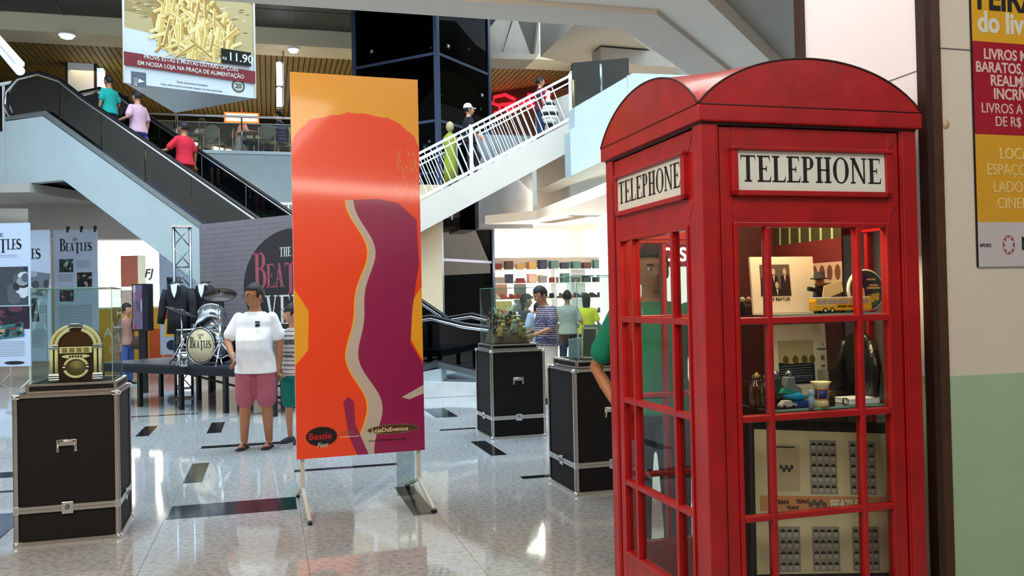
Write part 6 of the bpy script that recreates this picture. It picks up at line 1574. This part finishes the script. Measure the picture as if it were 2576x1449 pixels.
# man in white T-shirt
rzm = math.radians(-2)
man, JM, HMm = person('man in white T-shirt and pink shorts with glasses, standing in flip-flops', (-2.72, 9.25, 0), rzm, 1.715,
    dict(shR=(-.178, 0, 1.385), elR=(-.285, -.05, 1.14), wrR=(-.15, -.30, 1.01), handR=(.25, -.2, -.45), palmR=(.8, .3, .3), shL=(.178, 0, 1.385), elL=(.25, .03, 1.13), wrL=(.24, .02, .88), kneeR=(-.12, -.01, .5), ankR=(-.14, .0, .085), kneeL=(.11, -.01, .5), ankL=(.11, .05, .085), hipR=(-.10, 0, .92), hipL=(.10, 0, .92)),
    top='#f1f2f6', bottom='#a85a6a', bot_kind='shorts', shoes='#1e1a1c', shoe_kind='flipflop', skin='skin_tan', build=1.09, belly=1.3, yaw=-.60, pitch=.05, vox=.011, sleeve=.72, hem=.80, curl=.9)
g = MB(); g.M = HMm
for sg in (-1, 1):
    g.tube([(sg*.030+.019*math.cos(a), -.104, .004+.013*math.sin(a)) for a in [2*PI*i/16 for i in range(17)]], .0017, 6)
    g.tube([(sg*.049, -.103, .008), (sg*.078, -.06, .012), (sg*.082, .005, .008)], .0018, 6)
g.tube([(-.011, -.105, .007), (.011, -.105, .007)], .0017, 6); g.build('glasses', 'black', man)
mb = MB(); mb.col('#1c2c3c'); 
for k, (a, b, c_, d) in enumerate(((.055, 1.325, .075, 1.345), (.08, 1.325, .10, 1.345), (.06, 1.29, .10, 1.32), (.055, 1.285, .085, 1.30))): mb.box(a, -.1760-.002*k, b, c_, -.160, d)
mb.build('chest_print', 'print', man)
mb = MB(); mb.tube([JM['wrR']+Vector((.026*math.cos(a), .012*math.sin(a), .026*math.sin(a))) for a in [2*PI*i/14 for i in range(15)]], .005, 6); mb.build('wristwatch', 'chrome', man)
# boy
boy, JB, HB = person('boy in striped printed T-shirt and teal shorts looking left, half behind the orange banner', (-2.37, 9.47, 0), math.radians(-28), 1.50,
    dict(elL=(.235, .02, 1.12), elR=(-.225, .02, 1.12), wrR=(-.225, -.03, .9), kneeL=(.09, -.01, .5)),
    top=('#c8c2c0', '#6a6468', .045), bottom='#127a70', bot_kind='shorts', shoes='#2a2c3a', yaw=-.75, build=.86, vox=.011, sleeve=.6, hair='fringe')
mb = MB(); text('Speed', .085, -.10, 1.095, -.118, 'black_print', boy, shear=.3, bold=.02, name='shirt_print'); text('THE BRAND', .034, -.10, .95, -.116, 'black_print', boy, bold=.03, name='shirt_print')
# man in green T-shirt behind the booth
person('man in green T-shirt and jeans standing behind the phone booth, one elbow out', (.755, 4.72, 0), math.radians(-14), 1.76,
    dict(shR=(-.18, .02, 1.385), elR=(-.325, .12, 1.09), wrR=(-.20, .0, .90), handR=(.5, -.2, -.3), shL=(.18, 0, 1.385), elL=(.24, .06, 1.14), wrL=(.22, -.02, .9)),
    top='#0f7f63', bottom='#2f3d55', skin='skin_tan', build=1.02, yaw=.35, vox=.011, sleeve=.70, belly=.3)
# escalator riders (backs towards the camera)
def rider(s, off_, label, H, **kw):
    x = EP[0]+ED[0]*s; y = EP[1]+ED[1]*s
    nx, ny = dirv(157-90)
    return person(label, (x+nx*off_, y+ny*off_, ez(s)-.08), math.radians(247), H, face=False, vox=.02, **kw)
rider(8.15, .62, 'boy in teal T-shirt, topmost rider on the escalator', 1.60, top='#1fa39a', bottom='#22304a', pose=dict(wrR=(-.32, -.16, .98), elR=(-.27, 0, 1.15)), skin='skin')
rider(7.25, .50, 'man in pale pink shirt and blue shorts riding the escalator with carrier bags', 1.72, top='#c9a0b0', bottom='#2440b0', bot_kind='shorts', build=1.02, pose=dict(wrL=(.34, -.2, 1.08), elL=(.3, .05, 1.15)))
rider(6.05, .50, 'man in red T-shirt, lowest rider on the escalator, arm on the handrail', 1.72, top='#c41f34', bottom='#5a2a30', skin='skin_tan', build=1.05, pose=dict(wrL=(.36, -.4, 1.10), elL=(.30, -.15, 1.15), wrR=(-.33, -.05, .92), elR=(-.27, .02, 1.15)))
for i, (s, off_, c_, lb) in enumerate(((7.0, .28, '#b8d048', 'lime green carrier bag held by the man in pink on the escalator'), (7.35, .24, '#a8c4c8', 'pale blue carrier bag held by the man in pink on the escalator'))):
    x = EP[0]+ED[0]*s; y = EP[1]+ED[1]*s; nx, ny = dirv(67)
    t = thing('carrier_bag', lb, 'bag', (x+nx*off_, y+ny*off_, ez(s)+.30), EA)
    mb = MB(); mb.col(c_); mb.rings([(0, 0, 0, .13, .05), (0, 0, .12, .17, .075), (0, 0, .24, .14, .05), (0, 0, .33, .05, .02)], 16, pw=3); mb.build('bag_body', 'matte', t)
    mb = MB(); mb.col(c_); mb.tube([(-.04, 0, .32), (-.02, 0, .42), (.02, 0, .42), (.04, 0, .32)], .008, 6); mb.build('bag_handle', 'matte', t)
# striped polo man and shoppers at the right
p = at(1372, 1005, 12.6)
person('man in navy striped polo shirt and pale trousers looking down behind the far vitrine', (p.x+.05, 12.6, 0), math.radians(-62), 1.70,
    dict(head=(0, -.10, 1.585), neck=(0, -.03, 1.45), wrL=(.16, -.32, 1.02), elL=(.22, -.05, 1.12), wrR=(-.16, -.32, 1.02), elR=(-.24, -.02, 1.10)), top=('#433e54', '#a89aa2', .030), bottom='#cfc0b0', skin='skin_tan', pitch=.45, build=1.1, belly=.5, vox=.015, sleeve=.85)
p = at(1430, 900, 17.0)
person('person in pale grey T-shirt seen from behind in the bright shop front at right', (p.x, 17.0, 0), math.radians(180), 1.66, top='#b9b2aa', bottom='#23283a', face=False, vox=.02, skin='skin', pose=dict(wrR=(-.3, -.3, 1.1), elR=(-.26, 0, 1.1)))
p = at(1478, 900, 17.5)
person('person in bright yellow top seen from behind next to the grey T-shirt', (p.x, 17.5, 0), math.radians(176), 1.60, top='#e4dc3a', bottom='#2c2c34', face=False, vox=.02, hair='long', build=.95)
p = at(1325, 900, 15.8)
person('woman with long dark hair and dark top beyond the diorama vitrine', (p.x, 15.8, 0), math.radians(70), 1.58, top='#3c343c', bottom='#2a2a34', vox=.02, face=False, hair='long', build=.9)
p = at(1345, 900, 15.2)
person('person in white top with dark hair bending beyond the diorama vitrine', (p.x, 15.0, 0), math.radians(60), 1.55, top='#c4c6e0', bottom='#3a4460', vox=.02, face=False, hair='short', pose=dict(head=(0, -.12, 1.5), neck=(0, -.06, 1.42)))
# woman with handbag at the left
p = at(319, 900, 17.2)
person('woman in rust patterned top and blue jeans with a shoulder bag beyond the stage', (p.x, 17.2, 0), math.radians(75), 1.58, top='#a07868', bottom='#3a5590', skin='skin', vox=.02, face=False, build=.95)
t = thing('handbag', 'brown shoulder bag carried by the woman in jeans', 'bag', (p.x+.27, 17.1, .72), .2)
mb = MB(); mb.col('#3c2c1c'); mb.rings([(0, 0, 0, .11, .05), (0, 0, .1, .13, .06), (0, 0, .2, .10, .04), (0, 0, .24, .05, .02)], 16, pw=3); mb.build('bag_body', 'matte', t)
mb = MB(); mb.col('#2c2018'); mb.tube([(-.08, 0, .2), (-.12, .02, .5), (-.1, .03, .62), (.0, .02, .5), (.08, 0, .2)], .010, 6); mb.build('strap', 'matte', t)
# stairs
def onstairs(s): return (SA[0]+E1[0]*s+E2[0]*.9, SA[1]+E1[1]*s+E2[1]*.9, z0+slope*(s-s0)+.02)
s_, _ = st(1205, 400)
person('man in white cap and dark T-shirt climbing the upper staircase', onstairs(s_+.0), G-PI*.5+PI, 1.70, top='#14161c', bottom='#20242c', vox=.02, face=False, pose=dict(kneeL=(.10, -.22, .62), ankL=(.1, -.12, .22), wrR=(-.26, -.16, 1.0)), hair='short')
x, y, z = onstairs(s_)
mb = MB()
t = thing('cap', 'white cap on the head of the man climbing the staircase', 'cap', (x, y, z+1.66), G+PI/2)
mb.lathe([(.098, -.035), (.100, .0), (.08, .05), (.04, .078), (.005, .085)], 20, (0, .01, 0)); mb.build('crown', 'white_panel', t)
mb = MB(); mb.prismz([(-.07, -.07), (.07, -.07), (.055, -.155), (0, -.175), (-.055, -.155)], -.036, -.028); mb.build('peak', 'white_panel', t)
s_, _ = st(1392, 300)
person('person in dark red top near the top of the upper staircase', onstairs(s_+.0), G+PI/2, 1.5, top='#5c1c2c', bottom='#2a3a5c', vox=.022, face=False)
s_, _ = st(1415, 300); x, y, z = onstairs(s_)
t = thing('backpack', 'white and black striped round pack near the top of the upper staircase', 'bag', (x, y-.3, z+.25), G)
mb = MB(); mb.col('#e6e2da'); 
for k in range(8):
    mb.col('#e6e2da' if k % 3 else '#16161a'); zz_ = .6*k/8
    r0 = .19*math.sin(PI*(k+.9)/9.6); r1 = .19*math.sin(PI*(k+1.9)/9.6); mb.lathe([(max(r0, .04), 0), (max(r1, .04), .6/8)], 20, (0, 0, zz_))
mb.build('pack_body', 'matte', t)
s_, _ = st(1130, 420)
t = thing('mannequin', 'yellow-green dressed mannequin glimpsed inside the dark glass shaft', 'mannequin', at(1133, 380, 19.1)); t.location.z = 4.1
mb = MB(); mb.col('#8f9a2c'); mb.rings([(0, 0, 0, .16, .12), (0, 0, .4, .15, .11), (0, 0, .75, .13, .09), (0, 0, 1.0, .16, .09), (0, 0, 1.1, .06, .05)], 16); mb.build('dress', 'matte', t)
mb = MB(); mb.col('#b8a878'); mb.ball((0, 0, 1.24), .09, .09, .12); mb.tube([(0, 0, 1.08), (0, 0, 1.2)], .04, 8); mb.build('head', 'matte', t)
mb = MB(); mb.lathe([(.18, -.03), (.18, 0)], 20); mb.tube([(0, 0, -.8), (0, 0, 0)], .02, 8); mb.build('stand', 'steel', t)

# ============================================================ FOOD COURT FURNITURE
def chair():
    t = thing('food_court_chair', 'round-backed grey metal chair', 'chair', (0, 0, 0), 0, 'round-backed chairs in the upper food court')
    mb = MB(); mb.lathe([(.21, -.012), (.215, 0), (.21, .012)], 24, (0, .2, .68), (0, 1, .12)); mb.build('backrest', mat('chair_grey', '#8b8d82', .4), t)
    mb = MB(); mb.rings([(0, 0, .43, .21, .20), (0, 0, .46, .215, .205)], 20, pw=3); mb.build('seat', 'chair_grey', t)
    for sx in (-1, 1):
        mb = MB(); mb.tube([(sx*.2, .2, .80), (sx*.21, .2, .45), (sx*.22, .24, 0)], .014, 8); mb.build('leg', mat('chair_frame', '#b6b8b0', .3, .6), t)
        mb = MB(); mb.tube([(sx*.2, -.17, .44), (sx*.21, -.2, 0)], .014, 8); mb.build('leg', 'chair_frame', t)
    return t
c0 = chair()
spots = [((455, 22.9), .2, 'round-backed grey chair of the upper food court beside the red-shirted rider'), ((541, 22.6), -.1, 'round-backed grey chair between the dark-haired diner and the neon sign'), ((590, 23.3), 1.2, 'round-backed grey chair turned sideways below the neon sign'), ((677, 22.6), .0, 'round-backed grey chair beside the navy striped diner')]
for i, ((px, D), rz, lb) in enumerate(spots):
    p = at(px, 380, D); o = c0 if i == 0 else dup(c0, (0, 0, 0), 0)
    o.location = (p.x, p.y, Z2); o.rotation_euler[2] = PI+rz; o['label'] = lb
def table(px, D, lb):
    p = at(px, 380, D); t = thing('food_court_table', lb, 'table', (p.x, p.y, Z2), G, 'tables in the upper food court')
    mb = MB(); mb.lathe([(.42, .70), (.43, .71), (.43, .735), (.42, .745)], 28); mb.build('tabletop', mat('table_grey', '#70685e', .35), t)
    mb = MB(); mb.tube([(0, 0, .02), (0, 0, .70)], .03, 10); mb.build('pedestal', 'chair_frame', t)
    mb = MB(); mb.lathe([(.24, 0), (.24, .02), (.04, .04)], 20); mb.build('base', 'chair_frame', t)
    return p
pa = table(502, 23.1, 'round cafe table in front of the dark-haired diner'); pb = table(640, 23.0, 'round cafe table between the white-coated and navy striped diners')
for i, (pp, dx, lb) in enumerate(((pa, .0, 'small white cup on the table of the dark-haired diner'), (pb, .2, 'small white cup on the table under the neon sign'))):
    t = thing('cup', lb, 'cup', (pp.x+dx, pp.y-.2, Z2+.746)); mb = MB(); mb.lathe([(.03, 0), (.042, .1), (.038, .1), (.026, .01)], 16); mb.build('cup_body', 'white_panel', t)
SIT = dict(hipL=(.09, 0, .50), kneeL=(.10, -.40, .50), ankL=(.105, -.38, .085), hipR=(-.09, 0, .50), kneeR=(-.10, -.40, .50), ankR=(-.105, -.38, .085), pel=(0, 0, .52), chest=(0, -.05, .86), neck=(0, -.08, 1.04), head=(0, -.11, 1.18),
    shL=(.18, -.06, .98), elL=(.24, -.18, .76), wrL=(.14, -.40, .78), shR=(-.18, -.06, .98), elR=(-.24, -.18, .76), wrR=(-.14, -.40, .78))
for px, D, rz, lb, tc, hr_, kw in ((515, 23.6, -2.2, 'dark-haired diner in pale top sitting at the upper food court table', '#8a8498', 'long', {}), (606, 23.0, 1.9, 'diner in long white coat sitting below the orange neon sign', '#c4d2da', 'short', dict(top_kind='coat', sleeve=1.5)), (712, 22.9, -1.5, 'diner in navy striped shirt at the upper table next to the orange banner', ('#262a66', '#8088c0', .09), 'short', dict(sleeve=.8))):
    p = at(px, 380, D); person(lb, (p.x, p.y, Z2-.0), rz, 1.72, SIT, top=tc, bottom='#23283c', vox=.022, face=False, hair=hr_, hands=False, hem=.86, **kw)
p = at(508, 380, 23.7)
s0c = dup(c0, (p.x+.0, p.y+.0, Z2), 0, 'grey chair under the dark-haired diner'); s0c.rotation_euler[2] = -2.2
p = at(712, 380, 22.95); s1c = dup(c0, (p.x, p.y, Z2), -1.5, 'grey chair under the navy striped diner')
p = at(606, 380, 23.05); s2c = dup(c0, (p.x, p.y, Z2), 1.9, 'grey chair under the diner in the white coat')

# ============================================================ SHOP GOODS AT THE RIGHT
P0 = at(1236, 700, 22.0)
t = thing('shoe_shelf', 'bright shop shelving unit carrying rows of shoes beyond the vitrines', 'shelf', (P0.x, P0.y, 0), G)
for z in (.35, .75, 1.15, 1.55, 1.95, 2.3): mb = MB(); mb.box(.0, 0, z-.02, 3.4, .35, z); mb.build('shelf_board', 'sign_white', t)
for x in (0, 1.7, 3.4): mb = MB(); mb.box(x-.02, 0, 0, x+.02, .35, 2.32); mb.build('upright', 'sign_white', t)
rs = random.Random(4)
def shoe_mesh(c_):
    mb = MB(); mb.col(c_); mb.loft([[(.05*math.cos(2*PI*q/10)*w_, .13*math.sin(2*PI*q/10)*l_+o_, z_) for q in range(10)] for z_, w_, l_, o_ in ((0, .9, 1, 0), (.04, 1, 1, 0), (.08, .8, .7, .03), (.13, .7, .4, .07))]); return mb.mesh('shoe', 'matte')
sm_ = [shoe_mesh(c_) for c_ in ('#26242c', '#6a5a52', '#b04038', '#3a4a6a', '#8a8c90', '#c8c4c0')]
ORD = 'one two three four five six seven eight nine ten eleven twelve thirteen fourteen fifteen'.split()
names_ = ['black', 'brown', 'red', 'blue', 'grey', 'pale']
for r_, z in enumerate((.35, .75, 1.15, 1.55)):
    for k in range(15):
        q = rs.randrange(6); x = .15+.22*k; yy = .15
        X = P0.x+E1[0]*x+E2[0]*yy; Y_ = P0.y+E1[1]*x+E2[1]*yy
        o = place(sm_[q], 'shoe', None, (X, Y_, z+.001), G+rs.uniform(.6, 2.4)); tag(o, '%s shoe, number %s from the left on the %s shelf of the bright shop' % (names_[q], ORD[k], ('lowest', 'second lowest', 'third lowest', 'highest shoe')[r_]), 'shoe', 'shoes on the shop shelving')

BC = [('#8a3a34', 'dark red'), ('#5c4a40', 'brown'), ('#c8a060', 'tan'), ('#3c4658', 'navy'), ('#8e8e90', 'grey'), ('#d8b0a0', 'pink'), ('#5a8080', 'teal')]
for r_, z in enumerate((1.95, 2.3)):
    for k in range(11):
        q = rs.randrange(7); x = .2+.30*k; hh_ = rs.uniform(.12, .24)
        X = P0.x+E1[0]*x+E2[0]*.16; Y_ = P0.y+E1[1]*x+E2[1]*.16
        mb = MB(); mb.col(BC[q][0]); mb.box(-.10, -.1, 0, .10, .1, hh_-.03); mb.box(-.103, -.103, hh_-.03, .103, .103, hh_)
        o = mb.build('shoe_box', 'matte', None, (X, Y_, z+.001), G+rs.uniform(-.15, .15), bev=.003)
        tag(o, '%s lidded box, number %s from the left on the %s' % (BC[q][1], ORD[k], ('second highest shop shelf', 'top shop shelf')[r_]), 'box', 'lidded boxes above the shoes')
